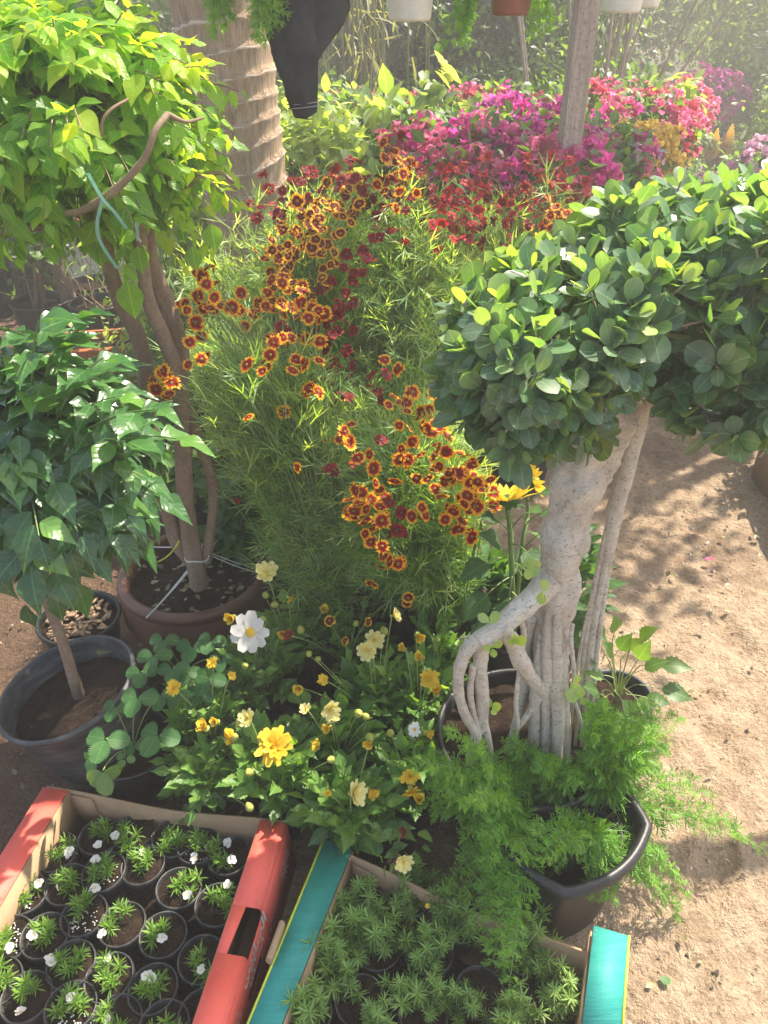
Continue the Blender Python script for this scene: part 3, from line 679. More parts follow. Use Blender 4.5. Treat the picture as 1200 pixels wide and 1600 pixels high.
    for (px, py, s) in ((199, 440, .07), (150, 375, .05), (215, 385, .05), (330, 350, .05), (300, 385, .045)):
        scatter(g, T_ov, Y(px, py, 1.46)[None], A(.1, -.3, -1)[None], A(.1, -1, .2)[None], s, .45, .15, wid=1.2)
    g.build('crown', M['boug_l'], t)
    br = Geo()
    tube(br, [Y(25, 345, 1.33), Y(80, 335, 1.30), Y(130, 328, 1.28), Y(185, 292, 1.27), Y(225, 248, 1.27), Y(242, 205, 1.28), Y(262, 178, 1.31)], [.004, .0048, .0056, .006, .0056, .005, .0045], 60, 10, rough=.12)
    tube(br, [Y(262, 178, 1.31), Y(290, 190, 1.33), Y(318, 184, 1.36)], [.004, .003, .002], 20, 7)
    tube(br, [Y(158, 218, 1.29), Y(160, 190, 1.28), Y(175, 170, 1.29), Y(200, 155, 1.32)], [.002, .0024, .0024, .002], 24, 7)
    tube(br, [Y(165, 350, 1.52), Y(110, 330, 1.45), Y(60, 352, 1.38), Y(0, 362, 1.35)], [.012, .009, .008, .006], 40, 10, rough=.1)
    tube(br, [Y(222, 345, 1.54), Y(190, 325, 1.5), Y(140, 258, 1.4), Y(90, 248, 1.36)], [.010, .006, .005, .003], 30, 8)
    tube(br, [Y(225, 345, 1.56), Y(290, 290, 1.5), Y(340, 270, 1.5), Y(365, 285, 1.48)], [.010, .006, .004, .003], 30, 8)
    for s_, f_, m_ in zip(gs.V, gs.F, gs.L): br.add(s_, f_[0]-f_[0].min(), m_)
    br.build('branches', M['stem_b'], t)
    g = Geo()
    for pts in (((137, 270, 1.27), (160, 310, 1.26), (178, 330, 1.26), (198, 357, 1.27)), ((160, 312, 1.26), (152, 350, 1.27), (158, 380, 1.28), (184, 420, 1.3)), ((213, 346, 1.3), (214, 360, 1.3), (216, 376, 1.3))):
        p = spline([Y(*q) for q in pts], 14); V = np.concatenate([p+A(.0028, 0, 0), p-A(.0028, .001, 0)]); k = len(p)
        g.add(V, np.array([(i, i+1, k+i+1, k+i) for i in range(k-1)]))
    g.build('ribbon', M['ribbon'], t)
make_boug_tree()

# ================================================================== palm
def make_palm():
    p0 = Y(341, 0, 2.75); p1 = Y(388, 330, 2.75); ax = (p0-p1)/(p0[2]-p1[2])
    base = p1-ax*p1[2]; t = thing('palm_tree', 'tall palm with ringed brown trunk rising behind the orange flowers', 'palm tree', base)
    n, k = 620, 72; z = np.linspace(-.03, 5.6, n); an = np.arange(k)*2*math.pi/k
    zz = z[:, None]+.024*np.sin(an+1.1+z[:, None]*2.3)+.006*np.sin(2*an+z[:, None]*5)+.016*vn(np.stack(np.broadcast_arrays(np.cos(an)*1.5, np.sin(an)*1.5, z[:, None]*5), -1), 1, 4)
    ph = zz/.075+.5*np.sin(zz*5); fr = ph-np.floor(ph)
    R = (.148-.012*np.clip(z/3, 0, 1)+.03*np.exp(-(z/.25)))[:, None]*(1+.075*fr**2-.02)
    R = R*(1+.006*vn(np.stack(np.broadcast_arrays(np.cos(an)*9, np.sin(an)*9, z[:, None]*8), -1), 1, 6))
    V = base+ax*z[:, None, None]+np.stack([R*np.cos(an), R*np.sin(an), np.zeros_like(R)], -1)
    L = np.stack([fr, np.broadcast_to(an, fr.shape), np.full_like(fr, .5)], -1)
    i = np.arange(n-1)[:, None]; j = np.arange(k)[None]
    F = np.stack([i*k+j, i*k+(j+1) % k, (i+1)*k+(j+1) % k, (i+1)*k+j], -1).reshape(-1, 4)
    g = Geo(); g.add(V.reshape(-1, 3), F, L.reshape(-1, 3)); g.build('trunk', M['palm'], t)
    rg = RG(5); top = base+ax*5.6
    for q in range(13):
        a_ = q*2.4; el = rg.uniform(-.1, .9); out = A(math.cos(a_), math.sin(a_), 0)
        q1 = top+out*.8+A(0, 0, .9*el+.35); q2 = top+out*rg.uniform(1.6, 2.0)+A(0, 0, el*.8-.5)
        g = Geo(); stems(g, top, q1, q2, .018, .004, 14, 5); ts = np.linspace(.15, 1, 44); C, T = bez(top[None], q1[None], q2[None], ts)
        for s in (-1, 1):
            sd = nrm(np.cross(T[0], Zu))*s; D = nrm(sd+T[0]*.55+A(0, 0, -.25))
            scatter(g, T_lin, C[0], D, Zu, .45*np.sin(np.clip(ts*2.6+.3, 0, 3))+.12, .5, .3)
        g.build('frond', M['mid_l'], t)
make_palm()

# ================================================================== glossy-leaved shrub, left
def make_china():
    c = Z(108, 1068, .29); c[2] = 0; c[0] += .055
    t = potted('glossy_shrub', 'dark glossy-leaved young tree on a slim bare stem in a dusty tilted black pot', 'shrub', c, .152, .30, M['dusty'], rb=.105, fill=.80, lip=.014, tilt=(.03, -.2), k=64)
    g = Geo(); tube(g, [Z(124, 1088, .23), Y(112, 1050, 1.235), Y(95, 995, 1.24), Y(76, 945, 1.25), Y(62, 880, 1.26), Y(55, 800, 1.27)], [.0145, .0125, .0115, .011, .010, .008], 60, 18, rough=.08, rs=60, seed=3)
    g.build('stem', M['bark'], t)
    rg = RG(21); cc = Y(52, 738, 1.22); rad = A(.235, .24, .205)
    n = 250; d = rdir(rg, n, .2); keep = ~((d[:, 2] < -.55) & (np.abs(d[:, 0]) < .2)); d = d[keep]; n = len(d)
    P0 = cc+d*rad*.25; P2 = cc+d*rad*rg.uniform(.72, 1.05, (n, 1))*(1+.12*fbm(d, 2, 2, 9)[:, None]); P1 = (P0+P2)/2+A(0, 0, .06)
    # arms reaching right over the pot, as in the photo
    tips = [(275, 685), (240, 640), (225, 745), (245, 770), (180, 620), (210, 840), (195, 690), (160, 560), (120, 500), (60, 500), (20, 520), (185, 820), (90, 540)]
    q2 = np.array([Y(x, y, 1.12+.05*math.sin(x*.7)) for x, y in tips]); q0 = cc+(q2-cc)*.2; q1 = (q0+q2)/2+A(0, 0, .05)
    P0 = np.vstack([P0, q0]); P1 = np.vstack([P1, q1]); P2 = np.vstack([P2, q2]); n = len(P0); dd = nrm(P2-cc)
    gs = Geo(); stems(gs, P0, P1, P2, .0028, .0011, 7, 5); g = Geo(); ts = np.linspace(.30, 1, 6); C, T = bez(P0, P1, P2, ts)
    for i in range(6):
        for s in ((-1, 1) if i < 5 else (0,)):
            s_ = nrm(np.cross(T[:, i], Zu+rg.normal(0, .2, (n, 3))))*s
            D = nrm(T[:, i]*(.6 if s else 1)+s_*.9+A(0, 0, -.38)+rg.normal(0, .15, (n, 3)))
            r = np.clip(.38+rg.normal(0, .2, n)+.1*(P2[:, 2] > cc[2]+.1), 0, .93)
            scatter(g, T_gl, C[:, i]+D*.008, D, Zu+dd*.55+rg.normal(0, .15, (n, 3)), rg.uniform(.048, .085, n), r, rg.uniform(.05, .4, n))
    for (px, py, s, r_) in ((60, 880, .065, 1.), (95, 850, .06, .5), (40, 945, .06, .3), (130, 860, .06, .45), (60, 905, .05, .3), (160, 850, .05, .5)):
        scatter(g, T_gl, Y(px, py, 1.1)[None], A(.1, -.2, -1)[None], A(-.1, -1, .3)[None], s, r_, .2)
    g.build('foliage', M['china_l'], t); gs.build('twigs', M['stem_g'], t)
    # a leaf and chips on the soil
    g = Geo(); p = Z(150, 1020, .26); scatter(g, T_ser, p[None], A(1, .2, .2)[None], Zu[None], .045, .9, .1); scatter(g, T_ser, (p+A(-.01, .01, 0))[None], A(-.6, .7, .2)[None], Zu[None], .03, .4, .1); g.build('fallen_leaf', M['litter'], t)
make_china()
def make_chip_pot():
    c = Z(122, 962, .2); c[2] = 0
    t = potted('plant_pot', 'black pot filled with dry bark chips behind the dusty tilted pot', 'pot', c, .105, .2, group=None, rb=.08)
    rg = RG(2); g = Geo()
    for i in range(90):
        a_, r_ = rg.uniform(0, 6.3), .085*math.sqrt(rg.uniform()); box(g, c+A(r_*math.cos(a_), r_*math.sin(a_), .178+rg.uniform(0, .012)), (rg.uniform(.01, .035), rg.uniform(.006, .012), .004), rg.uniform(0, 3), rx=rg.uniform(-.5, .5))
    g.build('bark_chips', M['chip'], t)
make_chip_pot()

# ================================================================== strawberries
def strawberry(c, rt, h, label, leaves, seed):
    t = potted('strawberry_plant', label, 'strawberry', c, rt, h, rb=rt*.78, lip=.009); rg = RG(seed); o = c+A(0, 0, h*.85)
    g = Geo(); gs = Geo()
    for (px, py, y, s, r_, up) in leaves:
        p = Y(px, py, y); stems(gs, o+rg.normal(0, .006, 3)*A(1, 1, 0), (o+p)/2+A(0, 0, .04), p, .0019, .0013, 8, 5)
        N0 = nrm(A(rg.normal(0, .2), -.45, 1)) if up else nrm(A(-.2, -.8, .6)); a0 = rg.uniform(-.4, .4)-math.pi/2
        for k in (-1, 0, 1):
            D = A(math.cos(a0+k*1.75), math.sin(a0+k*1.75), -.12 if up else -.8)
            scatter(g, T_ser, (p+nrm(D)*.003)[None], D[None], N0[None], s*(1.05 if k == 0 else .95), r_, .12, wid=1.12)
    gs.build('stalks', M['stem_p'], t); g.build('leaves', M['straw_l'], t); return t
c = Z(203, 1160, .17); c[2] = 0
strawberry(c, .095, .17, 'strawberry plant with few serrated leaves in the small black pot nearest the red box', [
    (215, 1090, 1.10, .040, .45, 1), (247, 1148, 1.06, .046, .5, 1), (165, 1155, 1.02, .046, .5, 1), (180, 1105, 1.12, .03, .4, 1), (160, 1205, 1.0, .044, .98, 0), (195, 1185, 1.04, .02, .9, 1), (250, 1085, 1.14, .035, .3, 1), (145, 1180, 1.04, .03, .3, 0), (208, 1165, 1.08, .022, .4, 1)], 1)
c = Z(285, 1045, .17); c[2] = 0
strawberry(c, .095, .17, 'denser strawberry plant in the pot below the brown bowl', [
    (240, 1025, 1.24, .04, .4, 1), (270, 1045, 1.2, .035, .25, 1), (300, 1010, 1.28, .04, .45, 1), (330, 1000, 1.3, .035, .4, 1), (290, 1050, 1.22, .035, .35, 1), (325, 1060, 1.2, .04, .3, 1), (220, 1050, 1.2, .035, .4, 1), (255, 1000, 1.3, .035, .3, 1), (345, 1030, 1.26, .03, .4, 1), (310, 1085, 1.18, .035, .3, 1), (275, 1085, 1.17, .03, .25, 1)], 2)

# ================================================================== coreopsis in pots
CL = []                                        # feathery leaf: a midrib strip with narrow lobes
_pr = [(T_lin, (0, 0, 0), (1, 0, 0), A(0, 0, 1), 1.)]
for q, s in ((.35, 1), (.5, -1)):
    _pr.append((T_str, (q, 0, 0), (1, s*.5, .1), A(0, 0, 1), .6))
T_fea = combine([(tuple([T_str[0]*A(1, .8, 1), T_str[1], T_str[2]]), (0, 0, 0), (1, 0, 0), A(0, 0, 1), 1.)]+_pr[1:])
KIND = {'A': FA, 'G': FA2, 'B': FB, 'R': FR}
def coreopsis(label, c, rt, h, flowers, fill, seed, nfill=44, buds=20, pot=True, leafn=11, ls=(.05, .10), lean=(0, 0, 0)):
    """flowers = [(px, py, spread, n, kind, y)]; fill = [(px, py, y, spread_m)] volumes of leafy shoots"""
    t = potted('coreopsis', label, 'coreopsis', c, rt, h, group='coreopsis plants'); rg = RG(seed); o = c+A(0, 0, h*.85)
    ends = []; cnt = 0
    for px, py, sd, n, kd, y in flowers:
        if kd in 'BR' and n > 5: n = int(n*.62); sd *= 1.25
        for _ in range(int(n*1.35+.5) if n > 2 else n):
            if cnt >= 98: break
            p = Y(px+rg.normal(0, 3+sd*.75), py+rg.normal(0, 3+sd*.65), y-.09+rg.normal(0, .012+sd*.0008))
            toc = nrm(A(0, 0, CAM_Z)-p); D = nrm(toc*.55+A(0, 0, .55)+rg.normal(0, .5, 3)); k = KIND[kd][rg.integers(len(KIND[kd]))]
            inst(k, 'flower', t, p, D, rg.uniform(.74, 1.16) if kd in 'AG' else rg.uniform(.65, 1.0), rg.uniform(0, 6)); ends.append(p-D*.002); cnt += 1
    gs = Geo(); g = Geo(); ends = np.array(ends) if ends else np.zeros((0, 3))
    fe = []
    for px, py, y, s in fill:
        q = Y(px, py, y+.05); d = rdir(rg, nfill); fe.append(q+d*s*rg.uniform(.3, 1.05, (nfill, 1)))
    fe = np.concatenate(fe); E_ = np.concatenate([ends, fe]); n = len(E_); ne = len(ends)
    rr = rt*.55*np.sqrt(rg.uniform(0, 1, n)); an = rg.uniform(0, 6.28, n)
    P0 = o+np.stack([rr*np.cos(an), rr*np.sin(an), np.zeros(n)], -1)
    P1 = P0*A(.5, .5, 0)+E_*A(.5, .5, 0)+A(0, 0, 1)*(P0[:, 2:]*.15+E_[:, 2:]*.85+.06)+rg.normal(0, .03, (n, 3))+A(*lean)
    stems(gs, P0, P1, E_, .0015, .0007, 9, 4)
    ts = np.linspace(.16, .97, leafn); C, T = bez(P0, P1, E_, ts)
    for i, tt in enumerate(ts):
        for s in (0, 1):
            kp = rg.uniform(0, 1, n) < (.85 if tt < .88 else .6); kp[:ne] &= (tt < .68) & (rg.uniform(0, 1, ne) < .7)
            side = nrm(np.cross(T[:, i], rdir(rg, n))); D = nrm(T[:, i]*.85+side*.8+rg.normal(0, .12, (n, 3)))
            r = np.clip(.4+.35*tt+rg.normal(0, .2, n), 0, 1)
            scatter(g, T_fea, C[kp, i], D[kp], Zu+rg.normal(0, .6, (kp.sum(), 3)), rg.uniform(*ls, kp.sum()), r[kp], rg.uniform(-.15, .4, kp.sum()))
    nb = min(buds, n)
    for q in rg.choice(n, nb, replace=False):
        p = E_[q]+rg.normal(0, .012, 3)+A(0, 0, .006); inst(BUD, 'bud', t, p, nrm(A(0, 0, 1)+rg.normal(0, .4, 3)), rg.uniform(.7, 1.3))
        stems(gs, E_[q]-A(0, 0, .03), E_[q]-A(0, 0, .01), p, .0006, .0006, 3, 3)
    gs.build('stems', M['stem_g'], t); g.build('foliage', M['coreo_l'], t); return t

def gp(px, py, z):
    c = Z(px, py, z); c[2] = 0; return c
coreopsis('orange-edged coreopsis in the round black pot left of the sunflower, blooms down to the rim', gp(695, 950, .25), .115, .25, [
    (612, 587, 14, 2, 'A', 1.66), (650, 622, 20, 6, 'A', 1.66), (672, 650, 16, 6, 'A', 1.66), (620, 630, 5, 1, 'A', 1.62), (553, 680, 13, 4, 'A', 1.55), (535, 693, 3, 1, 'A', 1.54),
    (463, 727, 3, 1, 'A', 1.5), (575, 718, 6, 1, 'A', 1.5), (600, 685, 5, 2, 'B', 1.55), (628, 720, 8, 3, 'A', 1.52), (655, 712, 8, 2, 'G', 1.5), (672, 730, 6, 2, 'A', 1.5),
    (660, 755, 8, 2, 'G', 1.46), (692, 765, 12, 4, 'A', 1.45), (722, 728, 14, 6, 'A', 1.45), (750, 748, 18, 9, 'A', 1.44), (732, 780, 18, 8, 'A', 1.42), (708, 798, 12, 4, 'A', 1.4),
    (660, 690, 20, 3, 'A', 1.55), (700, 695, 16, 4, 'A', 1.5), (640, 940, 6, 2, 'G', 1.4)],
    [(620, 740, 1.52, .13), (560, 820, 1.48, .12), (660, 860, 1.46, .12), (690, 700, 1.55, .11), (560, 700, 1.58, .11), (480, 760, 1.56, .10)], 101, 38, 14)
coreopsis('low orange-edged coreopsis whose blooms hang over the middle black pot rim', gp(610, 935, .22), .10, .22, [
    (718, 832, 2, 1, 'A', 1.38), (742, 836, 2, 1, 'A', 1.38), (546, 792, 13, 5, 'A', 1.42), (566, 806, 12, 5, 'A', 1.4), (596, 800, 9, 3, 'A', 1.38), (618, 790, 8, 2, 'B', 1.4),
    (578, 845, 2, 1, 'A', 1.36), (610, 832, 10, 3, 'B', 1.38), (612, 868, 10, 3, 'A', 1.35), (630, 880, 7, 2, 'A', 1.35), (600, 885, 9, 2, 'A', 1.35), (590, 760, 30, 5, 'A', 1.42), (640, 690, 24, 4, 'A', 1.5), (520, 740, 24, 3, 'B', 1.46), (585, 910, 3, 1, 'G', 1.33), (656, 803, 10, 4, 'A', 1.4)],
    [(600, 850, 1.46, .10), (560, 870, 1.46, .09), (660, 880, 1.44, .09)], 111, 34, 8, leafn=10)
coreopsis('orange-edged coreopsis arching left across the three brown stems', gp(520, 955, .24), .11, .24, [
    (325, 450, 20, 8, 'A', 1.72), (300, 480, 14, 5, 'A', 1.70), (345, 478, 12, 3, 'A', 1.70), (380, 480, 5, 1, 'A', 1.68), (290, 565, 5, 1, 'A', 1.62), (318, 556, 9, 2, 'A', 1.62),
    (262, 592, 8, 3, 'A', 1.60), (250, 610, 9, 3, 'A', 1.60), (302, 508, 7, 2, 'A', 1.66), (300, 533, 4, 1, 'A', 1.64), (475, 564, 3, 1, 'A', 1.60), (462, 583, 3, 1, 'A', 1.60), (495, 540, 4, 1, 'A', 1.62),
    (410, 600, 40, 4, 'A', 1.6), (440, 540, 24, 4, 'A', 1.66), (480, 610, 20, 3, 'A', 1.6), (500, 500, 18, 4, 'A', 1.7), (420, 470, 22, 5, 'A', 1.74), (440, 440, 16, 5, 'A', 1.78), (465, 470, 14, 4, 'A', 1.76), (488, 475, 8, 3, 'A', 1.74), (432, 480, 9, 3, 'A', 1.74), (448, 515, 12, 3, 'B', 1.7), (430, 535, 8, 3, 'A', 1.7), (390, 657, 3, 1, 'A', 1.56), (400, 500, 25, 5, 'A', 1.74)],
    [(400, 560, 1.75, .15), (370, 640, 1.72, .14), (450, 640, 1.68, .15), (430, 740, 1.62, .13), (490, 800, 1.58, .11), (500, 880, 1.52, .10), (330, 560, 1.74, .10), (440, 850, 1.58, .09)], 102, 42, 14)
coreopsis('golden-edged coreopsis clump in front of the palm trunk', gp(470, 720, .25), .12, .25, [
    (450, 400, 26, 16, 'G', 1.95), (500, 385, 22, 12, 'G', 1.95), (480, 345, 26, 14, 'G', 2.0), (530, 330, 20, 8, 'G', 2.0), (430, 405, 14, 6, 'G', 1.92), (500, 440, 18, 6, 'G', 1.9), (470, 300, 26, 9, 'B', 2.05), (545, 270, 18, 7, 'B', 2.05), (430, 330, 18, 5, 'B', 2.0), (500, 275, 14, 4, 'B', 2.05), (560, 330, 16, 8, 'G', 2.02)],
    [(470, 370, 2.0, .14), (420, 440, 1.98, .13), (540, 400, 1.98, .14), (450, 500, 1.95, .13), (330, 420, 2.0, .13)], 103, 38, 34, leafn=10)
coreopsis('dark maroon coreopsis hanging in a column between two green clumps', gp(560, 740, .25), .11, .25, [
    (520, 470, 22, 14, 'B', 1.86), (512, 520, 22, 18, 'B', 1.84), (505, 560, 20, 14, 'B', 1.8), (520, 600, 18, 10, 'B', 1.78), (498, 640, 10, 6, 'B', 1.76), (560, 440, 18, 6, 'B', 1.9), (590, 610, 12, 3, 'B', 1.76), (545, 420, 20, 8, 'B', 1.92)],
    [(530, 520, 1.9, .10), (560, 460, 1.95, .12), (560, 600, 1.86, .11)], 104, 34, 20, leafn=9)
coreopsis('tall green coreopsis full of buds with crimson blooms at its top', gp(650, 720, .26), .13, .26, [
    (620, 255, 20, 8, 'A', 2.15), (600, 290, 34, 14, 'B', 2.1), (660, 330, 34, 14, 'B', 2.08), (700, 352, 34, 16, 'R', 2.05), (640, 292, 20, 7, 'B', 2.1), (612, 362, 14, 4, 'B', 2.0), (582, 398, 8, 3, 'B', 1.95), (560, 295, 18, 6, 'G', 2.1), (660, 300, 4, 1, 'A', 2.0), (630, 308, 3, 1, 'A', 1.98), (610, 325, 4, 2, 'A', 2.0)],
    [(620, 350, 2.05, .14), (660, 420, 1.95, .15), (640, 500, 1.88, .15), (690, 520, 1.84, .13), (600, 560, 1.82, .14), (660, 590, 1.78, .13), (690, 430, 1.95, .12), (620, 440, 1.95, .12)], 105, 42, 60, leafn=11)
coreopsis('crimson coreopsis mass between the pink bracts and the round-leaved crown', gp(820, 660, .26), .13, .26, [
    (760, 300, 30, 22, 'R', 2.3), (840, 295, 32, 24, 'R', 2.35), (800, 350, 34, 18, 'B', 2.2), (870, 340, 22, 6, 'A', 2.2), (740, 340, 22, 14, 'R', 2.15), (880, 290, 18, 10, 'R', 2.35), (845, 360, 14, 4, 'G', 2.15)],
    [(760, 360, 2.2, .14), (840, 350, 2.25, .15), (740, 430, 2.1, .13), (880, 400, 2.2, .14)], 106, 40, 50, leafn=10)
coreopsis('leafy coreopsis without blooms standing over the gap behind the middle pots', gp(600, 860, .24), .11, .24, [(600, 600, 8, 1, 'B', 1.8)],
    [(570, 640, 1.72, .12), (560, 720, 1.68, .11), (640, 660, 1.68, .10), (510, 700, 1.66, .11)], 107, 30, 6, leafn=10)
UPB = 1

coreopsis('maroon coreopsis band left of centre, just right of the palm trunk', gp(500, 640, .25), .12, .25, [
    (440, 305, 22, 10, 'B', 2.2), (480, 290, 22, 12, 'B', 2.2), (530, 275, 24, 12, 'B', 2.2), (420, 325, 14, 6, 'B', 2.15), (565, 300, 24, 14, 'B', 2.2), (520, 310, 26, 10, 'G', 2.18), (590, 330, 24, 12, 'B', 2.15)],
    [(500, 350, 2.25, .12), (570, 350, 2.25, .12)], 108, 40, 40, leafn=9)
coreopsis('red coreopsis in the middle of the back row, below the pink bracts', gp(710, 640, .25), .12, .25, [
    (660, 295, 24, 14, 'B', 2.3), (700, 300, 24, 16, 'R', 2.3), (740, 330, 26, 16, 'R', 2.25), (690, 340, 26, 12, 'R', 2.2), (720, 370, 20, 8, 'B', 2.15), (640, 270, 14, 6, 'A', 2.3)],
    [(700, 370, 2.25, .13), (740, 390, 2.2, .12)], 109, 40, 50, leafn=9)
coreopsis('dark red coreopsis at the right end, brushing the round-leaved crown', gp(880, 600, .25), .12, .25, [
    (800, 300, 26, 16, 'B', 2.45), (850, 280, 26, 18, 'R', 2.5), (890, 300, 22, 14, 'B', 2.5), (830, 330, 26, 14, 'R', 2.4), (880, 330, 14, 6, 'A', 2.4)],
    [(840, 360, 2.45, .13)], 110, 40, 50, leafn=9)

# ================================================================== sunflower
def make_sunflower():
    c = gp(805, 985, .2); t = potted('sunflower', 'sunflower seen from behind, between the orange coreopsis and the pale trunk', 'sunflower', c, .085, .2)
    def bloom(p, D, R, n, sd):
        g = Geo(); rg = RG(sd); an = np.arange(n)*2*math.pi/n+rg.normal(0, .05, n)
        D = nrm(D); u = nrm(np.cross(D, A(.3, 1, .1))); v = np.cross(D, u); S = u*np.cos(an)[:, None]+v*np.sin(an)[:, None]
        dd = nrm(S+D*rg.uniform(.5, 1.3, (n, 1))); scatter(g, leaf_tpl([.1, .16, .17, .12, .01], 5, .2), p+S*R*.42, dd, D-S*.3, R*.72, rg.uniform(0, 1, n), rg.uniform(-.2, .3, n))
        g.build('petals', M['pY'], t)
        g = Geo(); n2 = 26; an = np.arange(n2)*2.4; S = u*np.cos(an)[:, None]+v*np.sin(an)[:, None]
        scatter(g, T_ov3, p-D*.006+S*R*.25, nrm(S-D*rg.uniform(-.1, .5, (n2, 1))), -D-S*.2, R*.42, .6, -.1)
        pts = [p-D*.012, p-D*.006, p+D*.004, p+D*.009]; tube(g, pts, [R*.12, R*.42, R*.48, R*.30], 14, 20, lc=A(.5, .5, .6)); g.build('calyx', M['sun_l'], t)
    p = Y(793, 782, 1.42); bloom(p, A(-.1, .45, .9), .062, 24, 1)
    q = Y(828, 750, 1.5); bloom(q, A(.9, .1, .35), .05, 20, 2)
    g = Geo(); o = c+A(0, 0, .17); tube(g, [o, Y(800, 900, 1.40), Y(798, 840, 1.41), p-A(0, 0, .012)], [.0075, .0065, .006, .0055], 30, 9, lc=A(.5, .5, .6))
    tube(g, [o, Y(815, 860, 1.46), Y(825, 800, 1.5), q-A(.012, 0, .004)], [.005, .005, .0045, .004], 24, 8, lc=A(.5, .5, .6))
    lg = Geo()
    for (px, py, y, ex, ey, s) in ((800, 870, 1.41, 760, 880, .075), (798, 850, 1.40, 822, 862, .07), (800, 900, 1.39, 795, 940, .085), (803, 880, 1.41, 835, 905, .08), (800, 840, 1.42, 775, 812, .05), (800, 900, 1.42, 760, 930, .08), (815, 860, 1.46, 850, 830, .08), (820, 820, 1.49, 850, 800, .07), (800, 925, 1.38, 830, 965, .085), (798, 935, 1.38, 765, 975, .08), (805, 950, 1.40, 840, 930, .08), (800, 825, 1.42, 825, 800, .05), (815, 900, 1.46, 780, 850, .07), (820, 790, 1.5, 845, 770, .06)):
        a_ = Y(px, py, y); b_ = Y(ex, ey, y-.05); stems(g, a_, (a_+b_)/2+A(0, 0, .012), b_, .002, .0014, 5, 5, r=.6)
        scatter(lg, leaf_tpl([.05, .32, .38, .36, .3, .2, .1, .01], 9, .18, .1, .08), b_[None], nrm(b_-a_+A(0, 0, -.02))[None], A(0, -.4, 1)[None], s, RG(px+ex).uniform(.2, .8), .35)
    g.build('stem', M['stem_g'], t); lg.build('leaves', M['sun_l'], t)
make_sunflower()
def under_plant(label, px, py, z, rad, n, seed, mat='sun_l', size=.06):
    c = gp(px, py, z); t = potted('leafy_plant', label, 'plant', c, .075, .16); rg = RG(seed); g = Geo(); gs = Geo()
    leafy(g, gs, c+A(0, 0, z), A(*rad), n, size, rg, c+A(0, 0, .14), T_ov, 2); gs.build('stems', M['stem_g'], t); g.build('foliage', M[mat], t)
UNDER = [('broad-leaved dark plant filling the gap between the sunflower and the coreopsis pot', 765, 945, .22, (.10, .10, .15), 70, 901), ('broad-leaved plant behind the pale trunk and its twin stem', 880, 930, .26, (.11, .10, .22), 90, 902),
         ('shaded broad-leaved plant between the coreopsis pot and the white dahlia', 480, 900, .22, (.12, .10, .12), 80, 903)]

# ================================================================== dahlia bed
def leafy(g, gs, C, rad, n, size, rg, o, tpl=None, comp=3):
    """compound serrated leaves over a low mound"""
    tpl = tpl or T_das; d = rdir(rg, n, .35); P = C+d*rad*rg.uniform(.45, 1.05, (n, 1)); P[:, 2] = np.maximum(P[:, 2], .08)
    S = o+(P-o)*rg.uniform(.3, .6, (n, 1))*A(1, 1, .8); stems(gs, S, (S+P)/2+A(0, 0, .02), P, .0013, .0009, 4, 4)
    out = nrm(P-o-A(0, 0, .05)); r = np.clip(.4+.3*d[:, 2]+rg.normal(0, .2, n), 0, 1)
    for k in range(comp):
        for s in ((0,) if k == 0 else (-1, 1)):
            side = nrm(np.cross(Zu+rg.normal(0, .1, (n, 3)), out))*s
            D = nrm(out+side*1.1*(.6+.3*k)*abs(s)+A(0, 0, -.15)+rg.normal(0, .15, (n, 3)))
            scatter(g, tpl, P-out*(.018*k), D, Zu+d*.4+rg.normal(0, .22, (n, 3)), size*rg.uniform(.75, 1.15, n)*(1.15 if k == 0 else .85), r, rg.uniform(0, .5, n))
def dahlia(label, px, py, z, rad, n, blooms, seed, buds=(), size=.034, hh=.11):
    """blooms = [(kind list, px, py, y, facing, scale)]"""
    c = gp(px, py, z); t = potted('dahlia', label, 'dahlia', c, .062, hh, group='low dahlias in small pots', lip=.006)
    rg = RG(seed); g = Geo(); gs = Geo(); o = c+A(0, 0, hh*.85); C = c+A(0, 0, z-.02)
    leafy(g, gs, C, A(*rad), n, size, rg, o)
    for kd, bx, by, yy, D, s in blooms:
        p = Y(bx, by, yy-.06); inst(kd[0], 'flower', t, p, nrm(A(*D)), s*1.1, rg.uniform(0, 6)); b = p-nrm(A(*D))*.004
        stems(gs, o+A(*rg.normal(0, .01, 2), .02), (o+b)/2+A(0, 0, .05), b, .0019, .0014, 9, 5)
        inst(BUDG, 'calyx', t, p-nrm(A(*D))*.005, nrm(A(*D)), .75*s)
    for bx, by, yy, k in buds:
        p = Y(bx, by, yy-.04); D = nrm(A(*rg.normal(0, .5, 3))+A(0, -.3, .6)); inst([BUDG, BUDY][k], 'bud', t, p, D, rg.uniform(.75, 1.1))
        stems(gs, o, (o+p)/2+A(0, 0, .04), p-D*.006, .0014, .001, 7, 4)
    gs.build('stems', M['stem_p'], t); g.build('foliage', M['dahl_l'], t); return t
for u_ in UNDER: under_plant(*u_)
R1 = (.11, .11, .10)
dahlia('dahlia with the single white yellow-eyed bloom below the bowl', 400, 1035, .24, R1, 80, [(FW, 391, 988, 1.34, (-.05, -.8, .6), 1.), (FC, 402, 975, 1.38, (.5, .2, .3), .45)], 201,
       [(365, 965, 1.36, 1), (410, 968, 1.37, 0), (372, 1002, 1.34, 0), (383, 1040, 1.27, 0), (440, 990, 1.36, 1)])
dahlia('dahlia with pale yellow bloom raised against the brown bowl rim', 455, 985, .24, (.09, .10, .10), 60, [(FC, 416, 895, 1.44, (.1, -.5, .7), .85), (FY, 452, 935, 1.42, (.5, -.3, -.5), .6)], 202,
       [(415, 930, 1.43, 0), (428, 945, 1.42, 0), (505, 955, 1.45, 1)])
